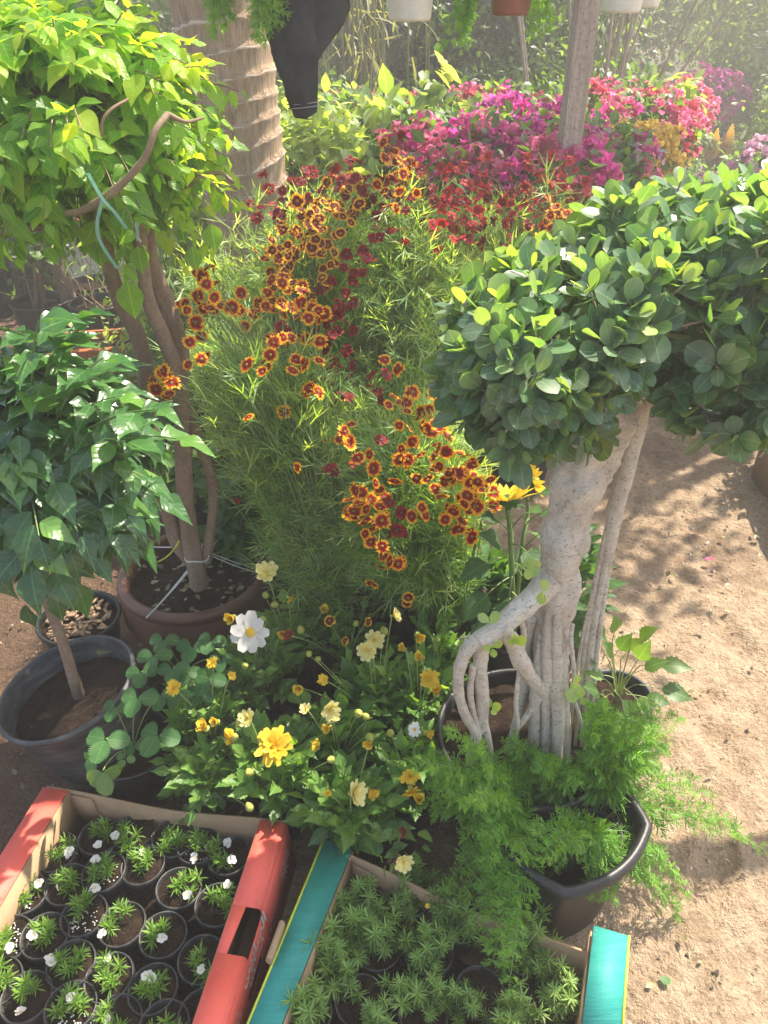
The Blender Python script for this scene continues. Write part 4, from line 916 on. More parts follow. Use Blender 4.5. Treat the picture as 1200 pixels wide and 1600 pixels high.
dahlia('dahlia with small golden double blooms beside the strawberry leaves', 325, 1110, .22, (.10, .09, .09), 60, [(FO, 272, 1075, 1.16, (-.1, -.5, .8), .8), (FO, 332, 1036, 1.2, (-.3, -.5, .7), .62), (FY, 362, 1056, 1.2, (.4, -.3, .4), .4)], 203,
       [(322, 1138, 1.1, 1), (355, 1155, 1.08, 1), (363, 1157, 1.08, 1), (366, 1152, 1.08, 0), (375, 1128, 1.12, 0), (340, 1128, 1.1, 1)])
dahlia('dahlia with the biggest shaggy golden bloom above the red box corner', 430, 1195, .22, (.12, .09, .09), 85, [(FYL, 428, 1166, 1.10, (-.1, -.45, .8), 1.), (FC, 388, 1122, 1.14, (-.3, -.5, .6), .62)], 204,
       [(487, 1162, 1.08, 1), (497, 1168, 1.08, 1), (390, 1206, 1.04, 0), (518, 1187, 1.07, 0)], size=.038)
dahlia('dahlia with a pair of pale lemon blooms on tall bare stalks', 585, 1075, .24, (.11, .11, .10), 75, [(FC, 583, 1000, 1.28, (.3, -.6, .5), .72), (FC, 575, 1015, 1.25, (-.2, -.7, .3), .72), (FC, 615, 962, 1.32, (.8, -.2, .5), .55), (FY, 505, 1062, 1.2, (-.2, -.5, .7), .5)], 205,
       [(467, 1075, 1.2, 1), (497, 1030, 1.25, 0), (483, 1022, 1.26, 0), (600, 985, 1.3, 0)])
dahlia('dahlia with drooping cream bloom in the middle of the bed', 525, 1140, .23, (.11, .09, .09), 75, [(FC, 514, 1106, 1.12, (.3, -.7, .1), .7), (FC, 520, 1120, 1.12, (.2, -.6, -.5), .5), (FC, 478, 1108, 1.14, (-.2, -.3, .6), .4)], 206,
       [(516, 1137, 1.1, 1), (560, 1115, 1.12, 0), (572, 1120, 1.12, 0), (578, 1152, 1.08, 0)])
dahlia('dahlia with a ragged yellow bloom next to the bonsai roots', 655, 1085, .23, (.10, .11, .09), 75, [(FY, 671, 1060, 1.15, (.1, -.8, .3), .85), (FW, 648, 1140, 1.06, (-.4, -.4, .5), .32)], 207,
       [(660, 1028, 1.22, 1), (632, 1015, 1.25, 1), (652, 992, 1.28, 1), (665, 1145, 1.06, 1), (682, 1085, 1.13, 1)])
dahlia('dahlia whose cream bloom faces right over the gap between the two boxes', 545, 1250, .20, (.12, .08, .08), 80, [(FC, 551, 1240, .95, (.8, -.3, .4), .8), (FO, 512, 1240, .98, (-.2, -.2, .9), .38)], 208,
       [(575, 1235, .98, 1), (578, 1158, 1.04, 1)], size=.04)
dahlia('dahlia with a narrow golden bloom beside the asparagus fern', 640, 1190, .22, (.09, .08, .09), 65, [(FO, 640, 1212, 1.0, (.1, -.9, .3), .9), (FY, 642, 1235, .98, (.2, -.8, -.4), .8)], 209, [(655, 1252, .98, 1), (610, 1145, 1.06, 0)])
dahlia('dahlia without open blooms at the lower left edge of the bed', 325, 1205, .18, (.11, .08, .08), 85, [], 210, [(390, 1262, 1.0, 0)], size=.032)
dahlia('dahlia with faded maroon and tan blooms in front of the coreopsis pots', 540, 985, .24, (.13, .08, .09), 75, [(FA2, 515, 970, 1.4, (.1, -.4, .8), .8), (FA2, 540, 1002, 1.36, (-.4, -.3, .5), .6), (FB, 450, 992, 1.36, (.1, -.3, .8), .7), (FA2, 575, 972, 1.38, (.4, -.4, .3), .6)], 211, [(470, 985, 1.38, 0), (556, 975, 1.4, 0)], size=.03)
dahlia('dahlia foliage clump beside the black pot of the pale trunk', 690, 1010, .24, (.10, .09, .09), 60, [], 212, [(682, 1000, 1.3, 0)])
def make_wilted():
    c = gp(615, 1330, .1); t = potted('wilting_zinnia', 'wilting zinnia with a pale bloom leaning over the teal box edge', 'zinnia', c, .05, .08, lip=.005)
    rg = RG(77); g = Geo(); gs = Geo(); o = c+A(0, 0, .07)
    for kd, px, py, y, D, s in ((FC, 630, 1345, .80, (.1, -.8, .4), .62), (FB, 628, 1300, .88, (0, -.3, .9), .6)):
        p = Y(px, py, y); inst(kd[0], 'flower', t, p, nrm(A(*D)), s); stems(gs, o, (o+p)/2+A(0, 0, .04), p, .0016, .0012, 8, 5)
    n = 20; P = Y(620, 1320, .87)+rdir(rg, n)*A(.05, .04, .05); stems(gs, o, (o+P)/2, P, .001, .0008, 5, 4)
    scatter(g, T_ov, P, rdir(rg, n, -.1), Zu+rg.normal(0, .4, (n, 3)), rg.uniform(.02, .04, n), rg.uniform(.3, 1, n), .3)
    gs.build('stems', M['stem_p'], t); g.build('foliage', M['mid_l'], t)
make_wilted()

# ================================================================== red and teal cartons
def slab(g, q, th, mi=0):
    q = np.array(q, float); nn = nrm(np.cross(q[1]-q[0], q[3]-q[0])); V = np.concatenate([q, q-nn*th])
    g.add(V, np.array([(0, 1, 2, 3), (7, 6, 5, 4), (0, 4, 5, 1), (1, 5, 6, 2), (2, 6, 7, 3), (3, 7, 4, 0)]), mi=mi)
def wall(g, a_, b_, z0, zt, th, n=24, mi=0):
    """upright sheet from a_ to b_ whose top edge height is the function zt(u)"""
    a_ = np.array(a_[:2]); b_ = np.array(b_[:2]); d = (b_-a_); nn = A(-d[1], d[0])/np.linalg.norm(d)*th
    for i in range(n):
        u, v = i/n, (i+1)/n; p, q = a_+d*u, a_+d*v
        V = [(*p, z0), (*q, z0), (*q, zt(v)), (*p, zt(u)), (*(p+nn), z0), (*(q+nn), z0), (*(q+nn), zt(v)), (*(p+nn), zt(u))]
        f = [(0, 1, 2, 3), (5, 4, 7, 6), (3, 2, 6, 7)]
        if i == 0: f.append((4, 0, 3, 7))
        if i == n-1: f.append((1, 5, 6, 2))
        g.add(V, np.array(f), mi=mi)
def ribbon_lines(g, lines, to3, wdt):
    for ln in lines:
        p = spline(np.array([(a_, b_, 0) for a_, b_ in ln], float), max(6, len(ln)*5)); d = nrm(np.gradient(p, axis=0)); m_ = np.stack([-d[:, 1], d[:, 0]], -1)*wdt/2
        L_ = np.array([to3(x, y) for x, y in p[:, :2]+m_]); R_ = np.array([to3(x, y) for x, y in p[:, :2]-m_]); k = len(p)
        g.add(np.concatenate([L_, R_]), np.array([(i, i+1, k+i+1, k+i) for i in range(k-1)]))
RZ = math.radians(-9.3); rx_ = A(math.cos(RZ), math.sin(RZ), 0); ry_ = A(math.sin(RZ), -math.cos(RZ), 0)   # ry_ points to the camera
RB = A(-.694, 1.056, 0)
def rb(u, v, z=0): return RB+rx_*u+ry_*v+A(0, 0, z)
def make_red_box():
    t = thing('fruit_carton', 'red printed fruit carton holding the small pots with tiny white flowers', 'carton', rb(.22, .2)); D, W, H, lw = .52, .44, .152, .056
    g = Geo(); slab(g, [rb(-lw, D, .004), rb(W+lw, D, .004), rb(W+lw, 0, .004), rb(-lw, 0, .004)], .003); g.build('base', M['card'], t)
    g = Geo(); wall(g, rb(-lw+.002, -.004), rb(W+lw-.002, -.004), .006, lambda u: .146-.016*math.sin(math.pi*u)+.004*math.sin(9*u), .0045, 30)
    slab(g, [rb(.002, .001, .02), rb(.06, .001, .02), rb(.055, .003, .135), rb(.002, .003, .14)], .002); g.build('back_wall', M['card'], t)
    g = Geo(); wall(g, rb(-lw+.002, D+.004), rb(W+lw-.002, D+.004), .006, lambda u: .14, .0045, 8); g.build('front_wall', M['card'], t)
    # left end: inner wall, ledge
    g = Geo(); slab(g, [rb(0, 0, .008), rb(0, D, .008), rb(0, D, H-.004), rb(0, 0, H-.004)], .003); g.build('inner_wall', M['card'], t)
    g = Geo(); slab(g, [rb(W, D, .008), rb(W, 0, .008), rb(W, 0, H-.004), rb(W, D, H-.004)], .003); g.build('inner_wall', M['card'], t)
    g = Geo(); slab(g, [rb(-lw, D, H), rb(.001, D, H), rb(.001, 0, H), rb(-lw, 0, H)], .003)
    slab(g, [rb(-lw-.002, 0, .006), rb(-lw-.002, D, .006), rb(-lw-.002, D, H-.001), rb(-lw-.002, 0, H-.001)], .003); g.build('side_panel', M['red'], t)
    # right end: ledge with hand hole cut in beside the fold, rounded fold, outer face with the print
    g = Geo(); h0, h1 = .185, .275; ui = W-.001
    def strip(u0, u1, v0, v1):
        n = max(2, int((v1-v0)/.02))
        for i in range(n):
            a_, b_ = v0+(v1-v0)*i/n, v0+(v1-v0)*(i+1)/n; slab(g, [rb(u0, b_, H), rb(u1, b_, H), rb(u1, a_, H), rb(u0, a_, H)], .003)
    slab(g, [rb(ui, h0, H), rb(W+lw-.008, h0, H), rb(W+lw-.008, 0, H), rb(ui, 0, H)], .003)
    slab(g, [rb(ui, D, H), rb(W+lw-.008, D, H), rb(W+lw-.008, h1, H), rb(ui, h1, H)], .003)
    slab(g, [rb(ui, h1, H), rb(W+.018, h1-.0, H), rb(W+.026, h0, H), rb(ui, h0, H)], .003)
    an = np.linspace(0, math.pi/2, 7)
    for v0, v1 in ((0, h0), (h1, D)):
        for i in range(6):
            q = [rb(W+lw-.008+.008*math.sin(x), v, H-.008+.008*math.cos(x)) for x, v in ((an[i], v1), (an[i+1], v1), (an[i+1], v0), (an[i], v0))]; slab(g, q, .002)
    out = lambda v, z: rb(W+lw+.014*(1-z/H)*.9, v, z)
    zt = H-.008
    slab(g, [out(0, .006), out(h0, .006), out(h0, zt), out(0, zt)][::-1], .0025); slab(g, [out(h1, .006), out(D, .006), out(D, zt), out(h1, zt)][::-1], .0025)
    slab(g, [out(h0, .006), out(h1, .006), out(h1, zt-.012), out(h0, zt-.012)][::-1], .0025); g.build('side_panel', M['red'], t)
    # pale prints on the outer face
    zs = .0012
    def f3(v, z):
        p = out(v, z); return p+rx_*zs
    g = Geo()
    def rose(cv, cz, s):
        L_ = []
        for k in range(4): r_ = .2+.2*k; L_.append([(cv+s*r_*math.cos(x)*.95, cz+s*r_*math.sin(x)*.75) for x in np.linspace(.3+k, 5.2+k, 9)])
        for k in range(5): a_ = -2.2+k*.33; L_.append([(cv+s*.3*math.cos(a_), cz+s*.3*math.sin(a_)), (cv+s*1.0*math.cos(a_+.1), cz+s*.95*math.sin(a_+.1)), (cv+s*1.5*math.cos(a_), cz+s*1.25*math.sin(a_))])
        for k in range(3): a_ = 2.2+k*.5; L_.append([(cv+s*.7*math.cos(a_), cz+s*.6*math.sin(a_)), (cv+s*1.25*math.cos(a_+.12), cz+s*.95*math.sin(a_+.1)), (cv+s*.9*math.cos(a_+.4), cz+s*.75*math.sin(a_+.35))])
        return L_
    ribbon_lines(g, rose(.062, .092, .030), f3, .0016); g.build('flower_print', M['print'], t)
    g = Geo(); ribbon_lines(g, rose(.375, .095, .028), f3, .0016); g.build('flower_print', M['print'], t)
    for body, size, v, z in (('\uFEAE\uFE91\uFE8E\uFEBC\uFEDF\uFE8D', .040, .275, .110), ('\uFEF0\uFEA3', .03, .31, .112), ('\uFEA9\uFEEE\uFE8A\uFE84\uFEDF\uFE8D', .015, .245, .088), ('\uFE93\uFEAE\uFE8E\uFECC\uFEDF\uFE8D', .015, .295, .083)):
        cu = bpy.data.curves.new('t', 'FONT'); cu.body = body; cu.size = size; cu.offset = size*.045
        ob = bpy.data.objects.new('t', cu); sc.collection.objects.link(ob); bpy.context.view_layer.update()
        me = bpy.data.meshes.new_from_object(ob.evaluated_get(bpy.context.evaluated_depsgraph_get())); bpy.data.objects.remove(ob)
        g = Geo(); vv = np.zeros(len(me.vertices)*3); me.vertices.foreach_get('co', vv); vv = vv.reshape(-1, 3)
        P = np.array([f3(v-x, z+y) for x, y, _ in vv]) if len(vv) else None
        if P is None: continue
        g.V.append(P); g.L.append(np.zeros_like(P)); g.n = len(P)
        for p_ in me.polygons: g.F.append((np.array([list(p_.vertices)]), 0))
        g.build('lettering', M['print'], t, smooth=False); bpy.data.meshes.remove(me)
    g = Geo(); rg = RG(4)
    for i in range(46):
        v = rg.uniform(.11, .24); z = .075+rg.normal(0, .012)-.1*(v-.11); q = f3(v, z); s_ = rg.uniform(.0006, .0014); box(g, q, (.0006, s_, s_), RZ)
    g.build('speckle_print', M['print'], t)
    g = Geo(); slab(g, [f3(.235, .066), f3(.31, .066), f3(.31, .076), f3(.235, .078)][::-1], .0006); g.build('slot', M['wire'], t)
make_red_box()
def crumbs(name_parent, q, seed):
    q = np.array(q); n = 60; u = np.linspace(.02, .98, n); U_, V_ = np.meshgrid(u, u, indexing='ij')
    P = q[0]*((1-U_)*(1-V_))[..., None]+q[1]*(U_*(1-V_))[..., None]+q[2]*(U_*V_)[..., None]+q[3]*((1-U_)*V_)[..., None]
    P[..., 2] = .008+.007*np.abs(fbm(P, 26, 4, seed)); i = np.arange(n-1)[:, None]; j = np.arange(n-1)[None]
    g = Geo(); g.add(P.reshape(-1, 3), np.stack([i*n+j, (i+1)*n+j, (i+1)*n+j+1, i*n+j+1], -1).reshape(-1, 4)); g.build('spilled_soil', M['soil'], name_parent)
crumbs(bpy.data.objects['fruit_carton'], [rb(.002, .50), rb(.436, .50), rb(.436, .004), rb(.002, .004)], 5)
def make_teal_box():
    H = .155; LI0, LO0 = Z(550, 1328, H), Z(505, 1310, H); LI1, LO1 = Z(440, 1600, H), Z(385, 1600, H)
    LI1 = LI0+(LI1-LI0)*1.15; LO1 = LO0+(LO1-LO0)*1.15
    t = thing('fruit_carton', 'teal printed fruit carton with yellow edges holding the needle-leaved seedlings', 'carton', (.16, .7, 0))
    RI0, RO0, RI1, RO1 = Z(928, 1446, .19), Z(985, 1463, .19), Z(910, 1600, .16), Z(975, 1600, .16); RI1 = RI0+(RI1-RI0)*1.15; RO1 = RO0+(RO1-RO0)*1.15
    fl = lambda p, z=.004: A(p[0], p[1], z)
    g = Geo(); slab(g, [fl(LO1), fl(RO1), fl(RO0), fl(LO0)], .003); g.build('base', M['card'], t)
    B0 = fl(LI0)+A(-.004, -.012, 0); B1 = Z(925, 1500, .15)+A(.012, .002, 0)
    g = Geo(); wall(g, B0, B1, .006, lambda u: .148-.012*math.sin(math.pi*u*1.0)+.006*math.sin(7*u+1), .0045, 30)
    slab(g, [fl(LI0, .02)+A(.002, -.02, 0), fl(LI0, .02)+A(.05, -.042, 0), fl(LI0, .13)+A(.046, -.043, 0), fl(LI0, .14)+A(.002, -.022, 0)], .002)
    b0 = B0+(B1-B0)*.68+A(-.012, -.03, 0); b1 = B1+A(-.012, -.03, 0); slab(g, [fl(b0, .02), fl(b1, .02), fl(b1, .105), fl(b0, .09)], .003); g.build('back_wall', M['card'], t)
    g = Geo(); wall(g, LI1, RI1, .006, lambda u: .14, .0045, 6); g.build('front_wall', M['card'], t)
    g = Geo(); slab(g, [fl(LI0, .008), fl(LI1, .008), fl(LI1, H-.005), fl(LI0, H-.005)], .003); g.build('inner_wall', M['card'], t)
    g = Geo(); slab(g, [fl(RI1, .008), fl(RI0, .008), fl(RI0, .17), fl(RI1, .15)], .003); g.build('inner_wall', M['card'], t)
    for (o0, i0, i1, o1, k) in ((LO0, LI0, LI1, LO1, 1), (RO0, RI0, RI1, RO1, -1)):
        g = Geo(); q = [o1, i1, i0, o0] if k == 1 else [i1, o1, o0, i0]; slab(g, q, .003)
        dn = A(0, 0, -1)*(H-.008); q2 = [fl(o0, .006), fl(o1, .006), o1-A(0, 0, .002), o0-A(0, 0, .002)]; slab(g, q2 if k == 1 else q2[::-1], .003); g.build('side_panel', M['teal'], t)
        ed = nrm(o0-i0)*.004; g = Geo(); up = A(0, 0, .0012); q = [o1+up, o1+up-ed, o0+up-ed, o0+up]; slab(g, q if k == 1 else [q[1], q[0], q[3], q[2]], .003); g.build('yellow_edge', M['yedge'], t)
        # pale bare card edge on the inner side
    # beige tab folded out of the hand hole on the left ledge
    g = Geo(); p, q = Z(441, 1443, .168), Z(420, 1502, .168); tube(g, [p, (p+q)/2, q], [.0115, .012, .0115], 12, 14, rough=.08, rs=80, flat=.55); g.build('hand_tab', M['card'], t)
make_teal_box()
crumbs(bpy.data.objects['fruit_carton.001'], [Z(442, 1600, .155)*A(1, .9, 0), Z(905, 1600, .155)*A(1, .9, 0), Z(926, 1470, .155)*A(1, .9, 0), Z(553, 1335, .155)*A(1, .97, 0)], 6)

# ================================================================== little pots in the red carton
def small_pot_proto():
    t = thing('seedling_pot', 'x', 'seedling', (0, 0, 0)); g = Geo()
    lathe(g, (0, 0, 0), [(.001, .002), (.030, 0), (.033, .002), (.038, .035), (.0415, .062), (.0425, .0635), (.0455, .064), (.0465, .067), (.0465, .075), (.0455, .0775), (.0435, .078), (.0425, .075), (.0405, .066), (.037, .04)], 40); g.build('pot', M['spot'], t)
    g = Geo(); disc(g, (0, 0, .064), .0408, 32, 10, .006, 5, mound=.004); g.build('soil', M['soil'], t); return t
SP = small_pot_proto()
def tufts(k, n=7, m=20, s=.0155, mat='tuft_l'):
    rg = RG(300+k); g = Geo(); gs = Geo(); an = rg.uniform(0, 6.28, n); rr = .022*np.sqrt(rg.uniform(0, 1, n))
    P = np.stack([rr*np.cos(an), rr*np.sin(an), rg.uniform(.072, .094, n)], -1); O = P*A(.3, .3, 0)+A(0, 0, .062); stems(gs, O, (O+P)/2, P, .001, .0008, 3, 4)
    for i in range(m):
        a_ = i*2.4; el = .1+1.1*i/m; D = np.stack([np.full(n, math.cos(a_)*math.cos(el)), np.full(n, math.sin(a_)*math.cos(el)), np.full(n, math.sin(el))], -1)+rg.normal(0, .18, (n, 3))
        scatter(g, T_nd3, P-A(0, 0, .011)*(1-i/m), D, Zu+rg.normal(0, .3, (n, 3)), s*rg.uniform(.8, 1.35, n), np.clip(.25+.5*i/m+rg.normal(0, .12, n), 0, 1), rg.uniform(-.2, .5, n))
    o = g.build('leaves', M[mat], None, local=True); gs.build('stems', M['stem_g'], o, local=True); return proto(o)
TU = [tufts(k, n=5+k) for k in range(5)]; PROTO += [c for o in TU for c in o.children]
g = Geo(); rg = RG(8); an = rg.uniform(0, 6.28, 60); rr = .034*np.sqrt(rg.uniform(0, 1, 60))
for x, y in zip(rr*np.cos(an), rr*np.sin(an)): box(g, (x, y, .068), (.0022, .0022, .0018), x*90)
PERL = proto(g.build('perlite', M['whitep'], smooth=False))
def seedling(px, py, label, tuft, flowers=(), perl=False, dz=0., off=(0, 0), group='seedling pots in the red carton', plane=.088, sc_=1.12):
    c = Z(px, py, plane); c[2] = plane-.078
    rg = RG(int(px*7+py)); t = copy_tree(SP, c, rg.uniform(0, 6), label, group); t.rotation_euler = (rg.normal(0, .04), rg.normal(0, .05), 0)
    if tuft is not None: o = inst(TU[tuft % 5], 'leaves', t, c+A(off[0], off[1], 0), (0, 0, 1), sc_, rg.uniform(0, 6))
    if perl: inst(PERL, 'perlite', t, c, (0, 0, 1), 1, rg.uniform(0, 6))
    for fx, fy in flowers:
        p = Z(fx, fy, plane+.022); inst(FWs[0], 'flower', t, p, nrm(rg.normal(0, .3, 3)+A(0, -.3, .8)), rg.uniform(.8, 1.1), rg.uniform(0, 6))
    return t
L_ = [
 (89, 1326, 'back-row pot with a white flower at its right edge, second row left corner', 0, [(109, 1329), (112, 1325)], 0, (.012, 0)),
 (154, 1306, 'leftmost pot against the card back wall, flower drooping at its rim', 1, [(151, 1322)], 0, (0, 0)),
 (210, 1300, 'second pot along the back wall, plant flopping over the rim to the lower left', 2, [(182, 1309)], 0, (-.008, -.03)),
 (266, 1306, 'third pot along the back wall, bushy and flowerless', 3, [], 0, (0, -.015)),
 (225, 1350, 'raised pot with its black side showing in the carton middle', 4, [(225, 1332)], 0, (0, .005)),
 (310, 1323, 'fourth pot along the back wall, speckled with white grains', 1, [(305, 1347)], 1, (0, -.008)),
 (362, 1336, 'rightmost pot at the back wall, one big open white flower', 0, [(368, 1345), (362, 1318)], 0, (-.012, -.002)),
 (167, 1360, 'narrow gap pot with a white flower at its top', 3, [(157, 1341)], 1, (0, 0)),
 (104, 1380, 'pot behind the left edge pot, one flower on the left of a lime tuft', 4, [(87, 1387)], 0, (0, 0)),
 (35, 1397, 'pot touching the left card wall, a flower at its upper right rim', 2, [(58, 1381)], 1, (0, 0)),
 (132, 1430, 'pot with gritty soil and a tuft leaning up, flower at the top right', 1, [(151, 1389), (146, 1391)], 1, (0, .018)),
 (273, 1388, 'pot with wide bare brown soil at left and a flower below its tuft', 2, [(284, 1400)], 0, (.014, .006)),
 (338, 1412, 'pot beside the red ledge, second from the back, flower at its top', 3, [(353, 1382)], 0, (.008, .008)),
 (191, 1443, 'pot with a small central tuft in plain brown soil, bloom at left', 0, [(162, 1459)], 0, (-.004, 0)),
 (67, 1460, 'shaded pot third from the left wall with fine dull leaves', 4, [(48, 1460)], 0, (0, 0)),
 (13, 1462, 'pot cut by the photo edge with a flower over its middle', 2, [(17, 1476)], 1, (0, -.01)),
 (253, 1458, 'pot with one bloom exactly in the middle of its tuft', 1, [(251, 1463)], 0, (-.004, 0)),
 (314, 1495, 'pot tucked under the red ledge with sparse leaves and bare soil', 0, [(312, 1511)], 0, (.012, -.014)),
 (113, 1503, 'pot with a bright tuft and flower at its left rim', 3, [(81, 1495), (83, 1500)], 0, (0, 0)),
 (175, 1525, 'pot with a dome of leaves and a faint flower at the back', 2, [(176, 1496)], 0, (0, 0)),
 (240, 1542, 'pot with a cluster of pure white petals on its back rim', 4, [(230, 1522), (238, 1520), (240, 1526)], 0, (0, 0)),
 (39, 1555, 'lower left pot with a white flower at the bottom left', 1, [(30, 1580)], 0, (0, 0)),
 (106, 1573, 'bottom-row pot ringed with white grit', 3, [(105, 1559)], 1, (0, 0)),
 (182, 1592, 'bottom-row pot with a lime green tuft cut by the photo edge', 0, [(171, 1589)], 0, (0, 0)),
 (256, 1602, 'bottom-row pot of mostly bare soil next to the red ledge', 2, [], 0, (.01, -.02)),
 (-8, 1530, 'empty-looking pot barely inside the left photo edge', 2, [], 0, (0, 0)),
 (320, 1580, 'shadowed pot wholly under the red ledge near the hand hole', None, [], 0, (0, 0))]
for px, py, lb, tu, fl_, pe, of in L_: seedling(px, py, lb, tu, fl_, pe, off=of)

# ---- needle-leaved seedlings in the teal carton
def rose_proto(k):
    rg = RG(400+k); g = Geo(); gs = Geo(); n = 9+k % 3; an = rg.uniform(0, 6.28, n); rr = .045*np.sqrt(rg.uniform(.02, 1, n))
    E2 = np.stack([rr*np.cos(an), rr*np.sin(an), rg.uniform(.10, .155, n)-.6*rr], -1); O = E2*A(.25, .25, 0)+A(0, 0, .06); P1 = (O+E2)/2+A(0, 0, .012)
    stems(gs, O, P1, E2, .0014, .001, 6, 5); ts = np.linspace(.25, 1, 10); C, T = bez(O, P1, E2, ts)
    for i, tt in enumerate(ts):
        m = 5 if i < 9 else 9
        for q in range(m):
            a_ = q*6.283/m+i*.7; u = nrm(np.cross(T[:, i], A(.3, .5, .1))); v = np.cross(T[:, i], u); S = u*math.cos(a_)+v*math.sin(a_)
            D = nrm(S+T[:, i]*(.35 if i < 9 else rg.uniform(.2, 1.1))+rg.normal(0, .12, (n, 3)))
            scatter(g, T_nd3, C[:, i], D, T[:, i]+rg.normal(0, .2, (n, 3)), rg.uniform(.015, .023, n), np.clip(.2+.6*tt*tt+rg.normal(0, .12, n), 0, 1), rg.uniform(-.3, .4, n), wid=.85)
    o = g.build('leaves', M['rose_l'], None, local=True); s_ = gs.build('stems', M['stem_g'], o, local=True); PROTO.append(s_); return proto(o)
TU += [rose_proto(k) for k in range(3)]; RO_ = TU[5:]
L_ = [(485, 1580, 'needle-leaved seedling in the near left corner against the teal ledge'), (515, 1490, 'needle-leaved seedling against the teal ledge, halfway along it'), (562, 1400, 'needle-leaved seedling in the far left corner of the teal carton'),
      (568, 1560, 'needle-leaved seedling one pot in from the near left corner'), (588, 1475, 'needle-leaved seedling with silvery tall tips left of the carton centre'), (640, 1400, 'needle-leaved seedling below the wilting zinnia at the back wall'),
      (655, 1575, 'needle-leaved seedling with long star tips at the near edge'), (668, 1490, 'needle-leaved seedling in the middle under the fern trail'), (750, 1545, 'short needle-leaved seedling whose round black rim is clearly seen'),
      (715, 1440, 'needle-leaved seedling at the back wall hidden behind the fern trail'), (810, 1480, 'needle-leaved seedling right of the fern trail beside the back wall'), (855, 1545, 'drooping needle-leaved seedling next to the right inner wall'), (805, 1610, 'needle-leaved seedling at the near edge right of the round rim')]
for i, (px, py, lb) in enumerate(L_):
    t = seedling(px, py, lb, None, group='needle-leaved seedlings in the teal carton', plane=.088); rg = RG(i)
    c = ORG[t.name]
    for q in range(1 if i in (8,) else 2): inst(RO_[(i+q) % 3], 'leaves', t, c+A(*rg.normal(0, .012, 2), 0), nrm(A(*rg.normal(0, .14, 2), 1)), (.8 if i == 8 else 1.)*rg.uniform(.9, 1.12), rg.uniform(0, 6))
    if i == 5: inst(FYL[0], 'flower', t, Z(672, 1418, .18), (0, -.3, 1), .12)

# ================================================================== asparagus ferns in a black tub
def sprig_tpl():
    rg = RG(9); P = []; 
    for i in range(7):
        x = .08+.13*i
        for s in range(3):
            a_ = rg.uniform(0, 6.28); P.append((T_ndl, (x, 0, 0), (.75, math.cos(a_)*.8, math.sin(a_)*.8), A(.1, .3, .9), .42*(1.1-.05*i)))
    P.append((tuple([T_str[0]*A(1, .35, 1), T_str[1], T_str[2]]), (0, 0, 0), (1, 0, 0), A(0, 0, 1), 1.)); return combine(P)
T_spr = sprig_tpl()
def fern(t, o, ends, rg, droop=.05, ns=15, ssz=(.03, .052), rise=.10):
    E2 = np.array(ends); n = len(E2); P0 = o+rg.normal(0, .012, (n, 3))*A(1, 1, .2); P1 = P0*.45+E2*.55+A(0, 0, rise)
    gs = Geo(); g = Geo(); stems(gs, P0, P1, E2, .0010, .0006, 12, 4); ts = np.linspace(.15, 1, ns); C, T = bez(P0, P1, E2, ts)
    for i, tt in enumerate(ts):
        for s in (-1, 1):
            side = nrm(np.cross(T[:, i], Zu+rg.normal(0, .35, (n, 3))))*s; D = nrm(T[:, i]*.6+side+rg.normal(0, .15, (n, 3)))
            sz = rg.uniform(*ssz, n)*(1.1-.65*tt); scatter(g, T_spr, C[:, i], D, Zu+rg.normal(0, .3, (n, 3)), sz, np.clip(.4+.25*tt+rg.normal(0, .14, n), 0, 1), rg.uniform(0, .3, n))
    gs.build('stems', M['stem_g'], t); g.build('foliage', M['fern_l'], t)
def make_tub():
    c = Z(880, 1268, .26); c[2] = 0; t = thing('plant_tub', 'wide black tub with a thick rounded lip holding four fern pots', 'tub', c)
    g = Geo(); lathe(g, c, [(.001, .004), (.115, 0), (.122, .006), (.142, .2), (.148, .232), (.164, .236), (.168, .243), (.166, .256), (.157, .262), (.149, .258), (.144, .245), (.136, .18), (.118, .02), (.001, .012)], 72, sq=.30, rot=.62, sx=.92, sy=.92)
    g.build('body', M['black'], t); return c
tc_ = make_tub()
def fern_pot(label, px, py, ends, seed, h=.13, ns=15, **kw):
    c = Z(px, py, .225); c[2] = .225-h+.0; d = c-A(tc_[0], tc_[1], c[2]); r_ = np.linalg.norm(d); 
    if r_ > .085: c = c-d*(1-.085/r_)
    t = potted('asparagus_fern', label, 'fern', c, .052, h, group='asparagus ferns in the tub', lip=.005); rg = RG(seed)
    fern(t, c+A(0, 0, h*.85), ends, rg, ns=ns, **kw)
rg = RG(55)
def rnd(n, x0, x1, y0, y1, Y0, Y1): return [Y(rg.uniform(x0, x1), rg.uniform(y0, y1), rg.uniform(Y0, Y1)) for _ in range(n)]
fern_pot('asparagus fern spilling left and trailing over the teal carton', 815, 1290,
         rnd(15, 645, 760, 1130, 1310, .86, .98)+rnd(8, 700, 780, 1220, 1400, .78, .9)+[Z(x, y, .20) for x, y in ((745, 1440), (795, 1545), (770, 1500), (725, 1400), (810, 1470), (700, 1380), (760, 1420), (760, 1465), (740, 1380), (790, 1500))], 61)
fern_pot('asparagus fern growing up round the feet of the pale trunk', 850, 1240, rnd(16, 740, 920, 1160, 1240, .93, 1.02), 62)
fern_pot('asparagus fern standing highest on the right side of the tub', 960, 1245, rnd(24, 910, 1060, 1095, 1220, .96, 1.1)+[Y(1195, 1330, .98), Y(1150, 1290, 1.0), Y(1120, 1240, 1.05), Y(1085, 1215, 1.05), Y(1170, 1310, .99)], 63)
fern_pot('asparagus fern hanging over the near lip of the tub', 930, 1300, rnd(9, 800, 1000, 1290, 1410, .78, .88)+[Y(1090, 1480, .84), Y(1060, 1430, .86), Y(1040, 1350, .9), Y(1075, 1400, .87), Y(960, 1400, .82), Y(1020, 1390, .86)], 64)

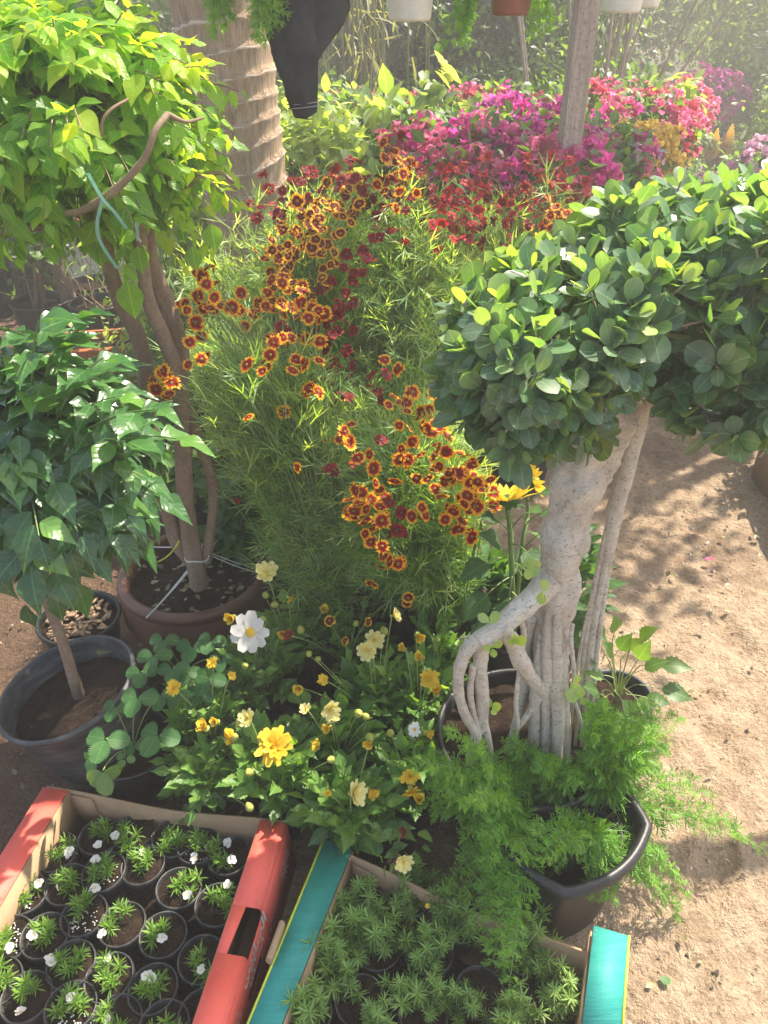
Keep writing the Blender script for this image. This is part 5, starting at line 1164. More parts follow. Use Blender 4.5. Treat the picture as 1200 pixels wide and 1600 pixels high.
# small leafy plant right of the trunk
def make_side_plant():
    c = gp(965, 1085, .2); t = potted('leafy_shrub', 'young shrub with pale serrated leaves in a pot behind the fern, beside the path', 'shrub', c, .08, .2, M['dusty']); rg = RG(31)
    g = Geo(); gs = Geo(); o = c+A(0, 0, .17)
    for (px, py, y, ex, ey, s, r_) in ((955, 1010, 1.2, 965, 965, .05, 1), (985, 1010, 1.18, 1015, 985, .05, .7), (1000, 1040, 1.15, 1065, 1040, .062, .4), (1000, 1070, 1.12, 1068, 1085, .068, .35), (985, 1050, 1.13, 1010, 1010, .055, .7), (950, 1030, 1.16, 925, 985, .05, .6),
        (960, 1060, 1.13, 925, 1050, .05, .9), (975, 1075, 1.1, 1015, 1110, .06, .8), (960, 1080, 1.1, 985, 1110, .055, .5), (950, 1040, 1.15, 985, 990, .05, .4), (940, 1060, 1.14, 925, 1015, .05, .5), (970, 1030, 1.17, 1000, 1000, .045, 1), (945, 1090, 1.1, 925, 1075, .055, .3),
        (955, 1020, 1.18, 935, 975, .045, .9), (975, 1060, 1.12, 1040, 1030, .05, .6), (960, 1050, 1.15, 950, 1000, .05, .5), (980, 1085, 1.1, 1040, 1095, .05, .2), (940, 1080, 1.12, 965, 1120, .055, .4)):
        a_, b_ = Y(px, py, y), Y((px+ex)/2, (py+ey)/2, y-.01); stems(gs, o, (o+a_)/2+A(0, 0, .04), a_, .0018, .0013, 6, 5); stems(gs, a_, (a_+b_)/2+A(0, 0, .004), b_, .0011, .001, 3, 4)
        e_ = Y(ex, ey, y-.02); scatter(g, T_das, b_[None], nrm(e_-b_)[None], A(0, -.35, 1)[None], s, r_, .25, wid=1.05)
    gs.build('stems', M['stem_p'], t); g.build('leaves', M['pale_l'] if False else M['mid_l'], t)
make_side_plant()

# ================================================================== BACKGROUND
T_far = leaf_tpl([.03, .3, .28, .02], 2, .2); T_rnd = leaf_tpl([.05, .4, .42, .1], 2, .15)
def leaves_mass(g, C, rad, n, size, rg, tpl=T_far, clumps=60, spread=.16, hang=.2, shell=.55, shade=True):
    C = np.array(C, float); rad = A(*rad); cd = rdir(rg, clumps); cc = C+cd*rad*rg.uniform(shell, 1.0, (clumps, 1))*(1+.15*fbm(cd, 2.3, 2, int(clumps))[:, None])
    k = rg.integers(0, clumps, n); rs = rg.uniform(.6, 1.3, clumps)[k][:, None]
    P = cc[k]+rg.normal(0, 1, (n, 3))*rad.mean()*spread*rs; P[:, 2] = np.maximum(P[:, 2], .03)
    D = nrm(cd[k]*.6+rdir(rg, n)+A(0, 0, -hang)); tone = rg.normal(0, .2, clumps)[k]
    scatter(g, tpl, P, D, Zu*.8+cd[k]*.5+rg.normal(0, .35, (n, 3)), size*rg.uniform(.6, 1.25, n), np.clip(.45+tone+rg.normal(0, .13, n), 0, 1), rg.uniform(0, .4, n)); return cc
def bush(name, label, cat, c, rad, zc, mat, n, size, seed, tpl=T_far, pot=None, group=None, blooms=(), nb=0, bsc=(.8, 1.2), hang=.2, clumps=50, spread=.18, sticks=10, top=True, bmat=None, bface=1.1):
    """c ground point; zc centre height of the foliage"""
    c = np.array(c, float); rg = RG(seed)
    if pot: t = potted(name, label, cat, c, pot[0], pot[1], pot[2] if len(pot) > 2 else M['black'], group=group); z0 = pot[1]*.85
    else: t = thing(name, label, cat, c, group); z0 = 0
    g = Geo(); C = c+A(0, 0, zc); cc = leaves_mass(g, C, rad, n, size, rg, tpl, clumps, spread, hang); g.build('foliage', M[mat], t)
    gs = Geo(); k = rg.choice(len(cc), min(sticks, len(cc)), replace=False); b = c+A(0, 0, z0)+rg.normal(0, .02, (len(k), 3))*A(1, 1, 0)
    stems(gs, b, (b+cc[k])/2+A(0, 0, .1*zc), cc[k], .004+.004*rad[0], .0018, 8, 5); gs.build('stems', M[bmat or 'stem_b'], t)
    if blooms:
        for i in range(nb):
            d = rdir(rg, 1, .45)[0]; d[1] = -abs(d[1]) if rg.uniform() < .8 else d[1]; key = blooms[rg.integers(len(blooms))]
            p = C+nrm(d)*A(*rad)*rg.uniform(.85, 1.12); src = BR[key][rg.integers(2)] if isinstance(key, str) else key
            inst(src, 'bract_cluster' if isinstance(key, str) else 'flower', t, p, nrm(d*.7+A(0, -.2, bface)), rg.uniform(*bsc), rg.uniform(0, 6))
    return t
def boug(px, py, y, w_, h_, blooms, label, seed, nb=44, n=900, ring=False, sc_=(.6, 1.15)):
    n = int(n*1.9); w_ *= 1.12; h_ *= 1.15
    """bougainvillea: (px, py) is the middle of its bloom mass"""
    p = Y(px, py, y); c = A(p[0], p[1], 0)
    t = bush('bougainvillea', label, 'bougainvillea', c, (w_, w_, h_), p[2], 'mid_l', n, .05, seed, T_ov3, pot=(.15, .28), group='potted bougainvilleas', blooms=blooms, nb=nb, bsc=sc_, clumps=45, sticks=12)
    if ring:
        g = Geo()
        for z in (p[2]-h_*.35, p[2]-h_*.9): an = np.linspace(0, 6.283, 30); tube(g, [c+A(w_*.85*math.cos(x), w_*.85*math.sin(x), z) for x in an], [.006]*30, 60, 6, cap=False)
        for q in range(4): a_ = q*1.57+.4; stems(g, c+A(.12*math.cos(a_), .12*math.sin(a_), .2), c+A(w_*.8*math.cos(a_), w_*.8*math.sin(a_), .4), c+A(w_*.85*math.cos(a_), w_*.85*math.sin(a_), p[2]-h_*.3), .005, .005, 6, 5)
        g.build('wire_frame', M['wire'], t)
    return t
boug(720, 252, 3.1, .27, .10, ('pink', 'mag', 'pink'), 'pink bougainvillea nearest the crimson coreopsis, left of the wooden post', 501, 70)
boug(815, 225, 3.5, .28, .12, ('mag', 'pur', 'mag'), 'deep magenta bougainvillea directly left of the wooden post', 502, 70)
boug(770, 190, 4.3, .40, .10, ('mag', 'rose', 'pink'), 'magenta and rose bougainvillea at the back of the row, left of the post', 503, 70)
boug(648, 190, 4.2, .14, .07, ('rose', 'rose'), 'small red bougainvillea at the left end of the row', 504, 24, 300)
boug(915, 255, 3.2, .20, .10, ('mag', 'pink', 'pale'), 'pale pink and magenta bougainvillea at the foot of the post', 505, 46, 600, ring=True)
boug(960, 195, 4.2, .34, .13, ('pink', 'pink', 'mag', 'rose'), 'coral pink bougainvillea right of the post', 506, 70)
boug(985, 245, 3.5, .15, .10, ('yel', 'yel', 'yel'), 'yellow orange bougainvillea in a black wire ring', 507, 60, 160, ring=True)
boug(1000, 165, 5.4, .40, .11, ('rose', 'pink'), 'rose bougainvillea far back under the grey green trees', 508, 50)
boug(1040, 215, 5.2, .14, .25, ('rose', 'pink'), 'slender rose bougainvillea beside the far path', 509, 26, 260)
boug(880, 190, 4.8, .34, .10, ('mag', 'pur'), 'purple pink bougainvillea half hidden behind the post', 510, 50)
boug(870, 275, 2.75, .16, .07, ('pink', 'mag'), 'low pink bougainvillea behind the crimson coreopsis', 511, 30, 300)
boug(520, 170, 4.6, .30, .05, ('pale', 'pink', 'rose'), 'pale pink bougainvillea below the black jacket sleeve', 512, 30, 400)
boug(960, 310, 3.0, .14, .08, ('peach', 'pink', 'yel'), 'peach bougainvillea just above the round-leaved crown', 513, 16, 300)
def trellis():
    p = Y(1105, 150, 8.6); c = A(p[0], p[1], 0); t = bush('bougainvillea', 'purple bougainvillea ball held high on a dark wire frame by the far path', 'bougainvillea', c, (.30, .3, .22), p[2]-.02, 'mid_l', 500, .06, 520, T_ov3, pot=(.2, .35), group='potted bougainvilleas', blooms=('pur', 'pur', 'mag'), nb=50, bsc=(1.3, 2.0))
    g = Geo()
    for q in range(5): a_ = q*1.25; stems(g, c+A(.2*math.cos(a_), .2*math.sin(a_), .3), c+A(.25*math.cos(a_), .25*math.sin(a_), .5), c+A(.28*math.cos(a_), .28*math.sin(a_), p[2]), .012, .012, 5, 5)
    for z in (.45, .6, .75): tube(g, [c+A(.25*math.cos(x), .25*math.sin(x), z) for x in np.linspace(0, 6.283, 20)], [.009]*20, 40, 6, cap=False)
    g.build('wire_frame', M['wire'], t)
trellis()
# yellow green tall shoots between the bougainvilleas
for i, (px, py, y, lb) in enumerate(((690, 150, 3.9, 'spindly shrub with lime drooping leaves above the pink bracts'), (600, 195, 3.3, 'lime leaved shoot standing left of the pink bougainvillea'), (1062, 165, 4.3, 'lime leaved shoot at the right end of the bougainvillea row'))):
    p = Y(px, py, y); bush('climbing_shoot', lb, 'shrub', (p[0], p[1], 0), (.09, .09, .14), p[2], 'pale_l', 70, .09, 530+i, T_ov3, pot=(.1, .2), hang=.9, clumps=14, sticks=8, bmat='stem_p')
# pale variegated plants right of the palm
bush('variegated_shrub', 'pale variegated shrub right behind the palm trunk', 'shrub', Y(470, 250, 3.0)*A(1, 1, 0), (.30, .25, .22), Y(470, 250, 3.0)[2]-.06, 'pale_l', 1400, .055, 540, T_ov3, pot=(.15, .25), bmat='stem_p')
bush('variegated_shrub', 'pale leafy climber hanging in strands between palm and jacket', 'climber', Y(425, 190, 3.3)*A(1, 1, 0), (.14, .12, .42), Y(425, 200, 3.3)[2], 'pale_l', 800, .075, 541, T_ov3, pot=(.12, .25), hang=.9, bmat='stem_p')
bush('leafy_shrub', 'grey green shrub with drooping leaves in the gap left of the bougainvilleas', 'shrub', Y(585, 215, 3.6)*A(1, 1, 0), (.40, .3, .26), Y(585, 230, 3.6)[2]-.08, 'olive_l', 2000, .06, 542, T_ov3, pot=(.17, .28))
bush('leafy_shrub', 'dark glossy shrub behind the lime shoot', 'shrub', Y(640, 240, 3.9)*A(1, 1, 0), (.30, .3, .24), Y(640, 230, 3.9)[2]-.05, 'hedge_l', 1400, .055, 543, T_ov3, pot=(.15, .28))
bush('leafy_shrub', 'mixed green shrub below the black jacket sleeve', 'shrub', Y(530, 235, 3.4)*A(1, 1, 0), (.30, .25, .22), Y(530, 235, 3.4)[2]-.08, 'mid_l', 1500, .055, 544, T_ov3, pot=(.15, .28), blooms=(FWs[0],), nb=10, bsc=(2, 3))
# right side: far bed by the path
bush('flowering_shrub', 'green bushy bedding plant with small white heads in a black pot by the far path', 'shrub', Y(1130, 262, 6.0)*A(1, 1, 0), (.55, .4, .16), .30, 'mid_l', 2600, .05, 550, T_ov3, pot=(.25, .25), blooms=(FWs[0], BR['pale'][0]), nb=24, bsc=(1.0, 1.6))
bush('flowering_shrub', 'compact dark plant in the square black pot at the path edge', 'shrub', Y(1062, 235, 6.8)*A(1, 1, 0), (.27, .25, .12), .36, 'mid_l', 1200, .05, 551, T_ov3, pot=(.2, .32))
for i, (px, py, k, lb) in enumerate(((1117, 222, 'yel', 'yellow flower spike standing left of the pair at the far bed'), (1140, 215, 'yel', 'yellow flower spike standing right of the pair at the far bed'), (1160, 225, None, 'silver white leaved spike plant right of the yellow spikes'), (1130, 232, 'peach', 'peach red plume plant between the yellow spikes'), (1106, 238, 'peach', 'salmon plume plant left of the yellow spikes'))):
    p = Y(px, py, 6.9); t = bush('celosia', lb, 'flower', (p[0], p[1], 0), (.05, .05, .10), p[2]-.10, 'olive_l', 90, .05, 560+i, pot=(.06, .12), clumps=8, sticks=4)
    g = Geo(); tube(g, [p-A(0, 0, .12), p-A(0, 0, .02), p+A(0, 0, .10)], [.045, .04, .008], 20, 12, rough=.35, rs=50, lc=A(.8, .5, .6)); g.build('plume', M['b_'+k] if k else M['pW'], t)
bush('geranium', 'geranium with salmon and red heads at the right photo edge', 'geranium', Y(1185, 300, 3.4)*A(1, 1, 0), (.22, .2, .09), Y(1180, 290, 3.4)[2]-.06, 'mid_l', 700, .045, 570, T_rnd, pot=(.13, .22), blooms=('peach', 'rose', 'pale'), nb=16, bsc=(.6, .9))
bush('geranium', 'geranium with white and lilac heads above the round-leaved crown', 'geranium', Y(1135, 297, 3.7)*A(1, 1, 0), (.15, .15, .07), Y(1135, 295, 3.7)[2]-.05, 'mid_l', 400, .045, 571, T_rnd, pot=(.12, .22), blooms=('pale', FWs[0]), nb=12, bsc=(.7, 1.6))
bush('geranium', 'geranium with white heads by the black plastic edge on the far right', 'geranium', Y(1195, 250, 4.6)*A(1, 1, 0), (.25, .2, .10), Y(1195, 255, 4.6)[2]-.06, 'mid_l', 600, .05, 572, T_rnd, pot=(.13, .22), blooms=(FWs[0], 'pale'), nb=12, bsc=(1.5, 2.4))
bush('marigold', 'marigold with yellow heads right behind the cardboard box', 'marigold', Y(1330, 560, 2.75)*A(1, 1, 0), (.18, .14, .22), .52, 'mid_l', 900, .04, 573, T_ov3, pot=(.13, .25), blooms=(FY[0],), nb=12, bsc=(.9, 1.2))
def card_box():
    p = Z(1172, 668, .27); q = Z(1218, 900, .0)
    c = A(1.62, 2.5, 0); t = thing('cardboard_box', 'plain brown cardboard box standing at the right edge of the sandy path', 'box', c)
    h = .2; a0 = Z(1172, 744, 0); b0 = a0+A(-.02, -.5, 0); c0 = b0+A(.4, .0, 0); d0 = a0+A(.4, .02, 0)
    for p_, q_ in ((a0, b0), (b0, c0), (c0, d0), (d0, a0)):
        g = Geo(); d = nrm(q_-p_)*.003; slab(g, [p_+d, q_-d, q_-d+A(0, 0, h), p_+d+A(0, 0, h)], .004); g.build('side', M['card'], t)
    g = Geo(); slab(g, [a0+A(.01, 0, .005), b0+A(.01, .01, .005), c0+A(-.01, 0, .005), d0+A(-.01, -.01, .005)], .003); g.build('base', M['card'], t)
    g = Geo(); m_ = (a0+b0)/2*.4+a0*.6; n_ = nrm(np.cross(b0-a0, Zu)); m_ = m_+n_*-.0005*0
    slab(g, [a0*.62+b0*.38+n_*.002, a0*.615+b0*.385+n_*.002, a0*.615+b0*.385+n_*.002+A(0, 0, h-.1), a0*.62+b0*.38+n_*.002+A(0, 0, h-.1)], .001); g.build('seam', M['wire'], t)
card_box()

# ---- left middle ground
bush('rose_bush', 'round-leaved shrub in the left one of two black pots, behind the glossy shrub', 'shrub', gp(62, 468, .29), (.28, .22, .16), .66, 'mid_l', 1500, .035, 601, T_rnd, pot=(.145, .29), bmat='stem_b')
t = potted('plant_pot', 'black pot with bare thin twigs, right one of the pair by the bowl tree', 'pot', gp(152, 470, .29), .14, .29)
g = Geo(); rg = RG(3); b = gp(152, 470, .29)+A(0, 0, .25)+rg.normal(0, .03, (7, 3))*A(1, 1, 0); e_ = b+rg.normal(0, .12, (7, 3))*A(1, 1, .3)+A(-.03, 0, .32); stems(g, b, (b+e_)/2+rg.normal(0, .03, (7, 3)), e_, .004, .002, 6, 5); g.build('twigs', M['stem_b'], t)
t = potted('plant_pot', 'empty black pot farther back between the two black pots', 'pot', gp(140, 440, .29), .14, .29)
def lean_tree():
    c = gp(100, 462, .29)+A(.0, .12, 0); t = thing('leaning_tree', 'leaning pale brown trunk behind the two black pots under the bright crown', 'tree', c); g = Geo()
    tube(g, [c, Y(100, 445, 4.0), Y(85, 400, 4.0), Y(68, 360, 4.0), Y(50, 300, 4.0), Y(60, 200, 4.0)], [.05, .042, .038, .034, .03, .025], 50, 14, rough=.1); g.build('trunk', M['bark'], t)
    g = Geo(); leaves_mass(g, Y(40, 150, 4.1), (.6, .4, .4), 1500, .05, RG(9), T_ov3); g.build('crown', M['mid_l'], t)
lean_tree()
def planter():
    c = gp(180, 528, .30); t = thing('planter', 'long terracotta coloured planter with a thick rim behind the stems', 'planter', c); rz = .20
    g = Geo(); ux, uy = A(math.cos(rz), math.sin(rz), 0), A(-math.sin(rz), math.cos(rz), 0); W_, D_, H_ = .30, .12, .30
    def ringp(w, d, z): return [c+ux*sx_*w+uy*sy_*d+A(0, 0, z) for sx_, sy_ in ((-1, -1), (1, -1), (1, 1), (-1, 1))]
    rings = [ringp(W_*.86, D_*.8, 0), ringp(W_*.94, D_*.93, H_-.055), ringp(W_*1.02, D_*1.06, H_-.05), ringp(W_*1.03, D_*1.07, H_-.004), ringp(W_*1.0, D_*1.03, H_), ringp(W_*.93, D_*.88, H_), ringp(W_*.90, D_*.86, H_-.03), ringp(W_*.85, D_*.8, .1)]
    V = np.array(rings).reshape(-1, 3); F = np.array([(i*4+j, i*4+(j+1) % 4, (i+1)*4+(j+1) % 4, (i+1)*4+j) for i in range(7) for j in range(4)]); g.add(V, F); g.build('body', M['terra'], t, smooth=False)
    g = Geo(); slab(g, [p+A(0, 0, 0) for p in ringp(W_*.9, D_*.86, H_-.04)], .004); g.build('soil', M['soil'], t)
    g = Geo(); gs = Geo(); rg = RG(19); n = 26; b = c+ux*rg.uniform(-.25, .25, (n, 1))+uy*rg.uniform(-.08, .08, (n, 1))+A(0, 0, .26); e_ = b+rg.normal(0, .05, (n, 3))+A(0, -.03, .1)
    stems(gs, b, (b+e_)/2, e_, .002, .0012, 5, 4)
    for k in range(4): scatter(g, T_rnd, e_-A(0, 0, .02*k), rdir(rg, n), Zu+rg.normal(0, .3, (n, 3)), .035, rg.uniform(.4, 1, n), .2)
    gs.build('stems', M['stem_g'], t); g.build('foliage', M['pale_l'], t)
planter()
t = potted('plant_pot', 'black pot standing on sand between the brown stems and the planter', 'pot', gp(250, 665, .27), .13, .27)
g = Geo(); rg = RG(33); leaves_mass(g, gp(250, 665, .27)+A(0, 0, .42), (.2, .15, .18), 700, .035, rg, T_rnd); g.build('foliage', M['mid_l'], t)
t = potted('plant_pot', 'dark pot with a bright white rim tucked left of the green coreopsis', 'pot', gp(352, 712, .22), .09, .22)
g = Geo(); an = np.linspace(0, 6.283, 30); c = gp(352, 712, .22); tube(g, [c+A(.097*math.cos(x), .097*math.sin(x), .222) for x in an], [.009]*30, 60, 8, cap=False); g.build('rim', M['whitep'], t)
bush('leafy_shrub', 'fresh green shrub between the brown stems and the coreopsis', 'shrub', gp(300, 640, .0)+A(.05, .25, 0), (.30, .24, .26), .45, 'mid_l', 2400, .045, 610, T_ov3, pot=(.14, .24))
bush('leafy_shrub', 'tall yellow green shrub filling the space below the bright crown', 'shrub', Y(275, 430, 2.9)*A(1, 1, 0), (.30, .24, .42), .75, 'pale_l', 2200, .045, 611, T_ov3, pot=(.16, .28))
bush('leafy_shrub', 'dull green shrub at the left photo edge behind the glossy shrub', 'shrub', Y(-40, 380, 4.5)*A(1, 1, 0), (.40, .3, .42), .75, 'hedge_l', 2200, .04, 612, T_rnd, pot=(.16, .28))
bush('salvia', 'leafy plant with small scarlet blooms between the bowl and the coreopsis', 'salvia', gp(400, 870, .2)+A(0, .06, 0), (.12, .12, .11), .30, 'straw_l', 480, .055, 613, T_ov, pot=(.09, .2), blooms=(FSc[0],), nb=5, bsc=(.9, 1.2), clumps=40, spread=.22)
bush('leafy_shrub', 'low dark leafy plant behind the rim of the brown bowl', 'shrub', gp(300, 815, .1)+A(0, .1, 0), (.22, .12, .12), .22, 'mid_l', 700, .05, 614, T_ov3, pot=(.1, .15))
g = Geo(); c = gp(150, 405, .3); box(g, c+A(.1, .3, .2), (.7, .35, .26), .1); box(g, c+A(.1, .3, .335), (.74, .38, .025), .1); tag(g.build('storage_box', M['whitep'], smooth=False), 'white plastic box glimpsed behind the black pots on the left', 'box')
bush('geranium', 'red flowering plant behind the leaning trunk', 'geranium', Y(130, 400, 4.9)*A(1, 1, 0), (.35, .25, .2), .5, 'mid_l', 900, .05, 615, T_rnd, pot=(.14, .25), blooms=('rose', 'peach'), nb=18, bsc=(.6, .9))

# ---- post, beam, hanging pots, jacket
def frame():
    b = Y(886, 250, 2.7); b = A(b[0], b[1], 0); t = thing('post_frame', 'square weathered wooden post carrying an overhead beam', 'wooden post', b)
    top = Y(907, 0, 2.7); top = b+A(0, 0, 2.4); g = Geo(); box(g, b+A(0, 0, 1.2), (.062, .06, 2.42), .12); g.build('post', M['wood'], t, smooth=False)
    g = Geo(); box(g, b+A(-.045, -.02, 1.95), (.026, .05, .72), .12); g.build('batten', M['wood'], t, smooth=False)
    g = Geo(); box(g, A(.2, 1.95, 2.36), (4.4, .06, .08)); box(g, A(b[0], 2.35, 2.45), (.06, 1.6, .08)); g.build('beam', M['wood'], t, smooth=False)
frame()
def hang_pot(px, pb, wpx, label, mat, seed, fernn=0, sides=(0,), y=1.95, rot=0):
    p = Y(px, pb, y); r_ = wpx/2/FPX*np.dot(p-A(0, 0, CAM_Z), A(0, cp, -sp)); c = p
    t = thing('hanging_pot', label, 'hanging pot', c, 'pots hanging from the beam'); g = Geo(); h = .15
    lathe(g, c, [(.001, .003), (r_*.93, 0), (r_, .006), (r_*1.3, h*.9), (r_*1.42, h*.9+.002), (r_*1.44, h), (r_*1.34, h), (r_*1.25, h*.8), (r_*1.1, h*.4)], 48); g.build('pot', M[mat], t)
    g = Geo(); disc(g, c+A(0, 0, h*.86), r_*1.27, amp=.006); g.build('soil', M['soil'], t)
    g = Geo()
    for q in range(3): a_ = q*2.09+.5; e_ = c+A(r_*1.38*math.cos(a_), r_*1.38*math.sin(a_), h); stems(g, e_, (e_+c+A(0, 0, h))/2+A(0, 0, .3), A(c[0], 1.95, 2.32), .0016, .0016, 6, 5)
    g.build('hanger', M['wire'], t); rg = RG(seed); o = c+A(0, 0, h)
    if fernn:
        ends = [Y(fx+rg.normal(0, fs), fy+rg.normal(0, 14), y+rg.normal(0, .03)) for fx, fy, fs in sides for _ in range(fernn)]; fern(t, o, ends, rg, rise=.16, ns=26)
    else:
        g = Geo(); leaves_mass(g, o+A(0, 0, .12), (r_*1.6, r_*1.6, .12), 260, .045, rg, T_ov3, 20); g.build('foliage', M['mid_l'], t)
hang_pot(640, 33, 66, 'white plastic pot hanging left of the brown one', 'whitep', 1)
hang_pot(797, 24, 58, 'brown pot hanging with asparagus fern trailing on both sides', 'brownp', 2, 9, ((725, 48, 14), (850, 38, 12)))
hang_pot(968, 20, 62, 'white plastic pot hanging right of the wooden post', 'whitep', 3)
hang_pot(1003, 12, 50, 'cream pot hanging partly behind the right white one', 'whitep', 5, y=2.15)
hang_pot(385, -40, 58, 'black pot hanging above the palm trunk with fern hanging past the jacket', 'black', 4, 13, ((410, 48, 10), (345, 25, 10), (430, 20, 12)), y=1.75)
def jacket():
    y = 1.8; t = thing('black_jacket', 'black jacket hanging from the beam with one sleeve end pointing down', 'jacket', Y(480, -100, y)+A(0, 0, .3))
    def cl(name, pts, rad, sd, fl=.42, n=70):
        g = Geo(); C = spline([Y(*p) for p in pts], n); tube(g, C, spline(np.array(rad, float)[:, None], n)[:, 0], n, 40, rough=.16, rs=20, seed=sd, flat=fl, flute=.05); return g.build(name, M['cloth'], t)
    cl('sleeve', [(455, -230, y), (452, -120, y), (450, -20, y), (452, 40, y-.01), (462, 100, y-.01), (468, 140, y-.01), (472, 168, y)], [.07, .065, .055, .046, .040, .033, .027], 1)
    s = cl('cuff', [(471, 160, y), (474, 172, y), (476, 180, y)], [.030, .029, .026], 2, n=14)
    g = Geo()
    for k in range(3):
        q = Y(471.5+k*1.2, 155+k*6, y); an = np.linspace(0, 6.283, 24); tube(g, [q+A(.0325*math.cos(x), .0150*math.sin(x), .003*math.cos(x)) for x in an], [.0010]*24, 40, 5, cap=False)
    g.build('cuff_stripe', M['stripe'], s)
    cl('sleeve', [(520, -230, y+.03), (512, -100, y+.03), (508, -10, y+.03), (500, 30, y+.03), (490, 70, y+.02), (480, 108, y+.01)], [.08, .07, .050, .040, .026, .008], 3)
    g = Geo(); C = [A(-.20, y, 2.33), A(-.20, y, 2.2), A(-.2, y+.01, 1.95), A(-.2, y+.01, 1.72), A(-.19, y+.01, 1.64)]; tube(g, C, [.05, .15, .15, .12, .05], 60, 40, rough=.08, rs=9, flat=.35); g.build('torso', M['cloth'], t)
jacket()

# ---- trees at the back
def tree(label, px, y, top, rad, mat, n, size, seed, tr=.05, lo=.25, lean=0., name='garden_tree', cat='tree', nst=6, group='trees at the back of the nursery', bark='barkg', tpl=T_far, clumps=140, hang=.3):
    b = Y(px, 30, y)*A(1, 1, 0); t = thing(name, label, cat, b, group); rg = RG(seed)
    zc = (lo+top)/2; C = b+A(lean, 0, zc); g = Geo(); cc = leaves_mass(g, C, (rad, rad*.8, (top-lo)/2), n, size, rg, tpl, clumps, .13, hang, shell=.35); g.build('crown', M[mat], t)
    g = Geo()
    for q in range(3): tube(g, [b+A(rg.normal(0, .06), 0, -.02), b+A(rg.normal(0, .12)+lean*.3, rg.normal(0, .1), top*.3), b+A(rg.normal(0, .2)+lean*.6, 0, top*.6), C+A(rg.normal(0, .3), 0, (top-lo)*.35)], [tr, tr*.8, tr*.6, tr*.2], 30, 10, rough=.12, seed=q)
    g.build('trunk', M[bark], t)
    g = Geo(); k = rg.choice(len(cc), min(len(cc), 40), replace=False); s = b+A(lean*.4, 0, top*.35)+rg.normal(0, .12, (len(k), 3)); stems(g, s, (s+cc[k])/2+A(0, 0, .1), cc[k], tr*.25, .004, 7, 5); g.build('limbs', M[bark], t)
tree('dark evergreen tree filling the back behind the left white hanging pot', 700, 6.6, 3.0, 1.2, 'hedge_l', 9000, .075, 701)
tree('dark evergreen tree behind the brown hanging pot', 810, 7.2, 3.2, 1.2, 'hedge_l', 8000, .08, 702)
tree('grey green olive-like tree right of the wooden post', 965, 10.8, 3.4, 1.2, 'olive_l', 6000, .09, 703, lo=.8)
tree('pale willowy tree at the upper right corner with hanging twigs', 1185, 10.2, 3.2, 1.25, 'olive_l', 10000, .07, 704, hang=.9, lo=.35)
tree('broad grey green tree beyond the right photo edge', 1370, 8.6, 3.0, 1.5, 'olive_l', 8000, .075, 705, lo=.15)
tree('silvery tree seen over the geraniums on the far right', 1260, 11.4, 3.2, 1.7, 'mid_l', 7000, .09, 706, lo=.15)
tree('slender bare-stemmed tree standing just right of the post', 950, 5.6, 2.6, .35, 'olive_l', 700, .06, 707, tr=.022, lo=.5, clumps=30)
tree('grey green tree right behind the palm and jacket', 520, 6.2, 2.8, 1.0, 'mid_l', 7500, .075, 708, lo=.2)
tree('hazy bushy tree behind the bright crown', 220, 6.4, 2.8, 1.3, 'olive_l', 9000, .075, 709, lo=.1)
tree('tall shrubby tree behind the left crown corner', 30, 5.6, 2.8, 1.1, 'mid_l', 7000, .065, 710, lo=.1)
tree('dense back tree between the palm and the bright crown', 380, 8.2, 3.0, 1.5, 'hedge_l', 8000, .09, 711, lo=.1)
tree('dark tree beyond the left photo edge', -220, 5.4, 2.8, 1.2, 'hedge_l', 6000, .075, 712, lo=.1)
tree('far evergreen tree closing the gap behind the bougainvillea row', 600, 10.5, 3.4, 2.0, 'hedge_l', 8000, .11, 713, lo=.1)
tree('far evergreen tree behind the post', 900, 11.0, 3.4, 1.6, 'hedge_l', 7000, .11, 714, lo=.1)
tree('far tree right of the pale wall gap', 1120, 15.0, 3.6, 1.5, 'olive_l', 7000, .11, 715, lo=.3)
tree('unseen shade tree added out to the right, its crown dappling the path', 1560, 3.7, 4.1, .95, 'olive_l', 4200, .075, 716, lo=2.7, tr=.08, lean=-.5, clumps=90)  # unseen tree, placed so that its crown shades the path
for i, (px, y, w_, h_, mt, lb) in enumerate(((600, 5.9, .55, .62, 'mid_l', 'bushy green shrub at the back, below the left white hanging pot'), (740, 5.7, .60, .55, 'hedge_l', 'broad dark shrub at the back, below the brown hanging pot'), (845, 6.0, .50, .60, 'olive_l', 'grey green shrub at the back, touching the left side of the post'),
        (470, 5.2, .40, .50, 'mid_l', 'green shrub at the back, seen behind the jacket'), (1320, 6.6, .50, .50, 'olive_l', 'grey green shrub at the back right, above the geraniums'), (1190, 9.6, .5, .55, 'mid_l', 'hazy green shrub at the far right behind the trellis'))):
    p = Y(px, 60, y)*A(1, 1, 0); bush('back_shrub', lb, 'shrub', p, (w_, .4, h_), .78, mt, 3200, .06, 730+i, T_far, group='shrubs along the back', clumps=90, spread=.14, hang=.3)
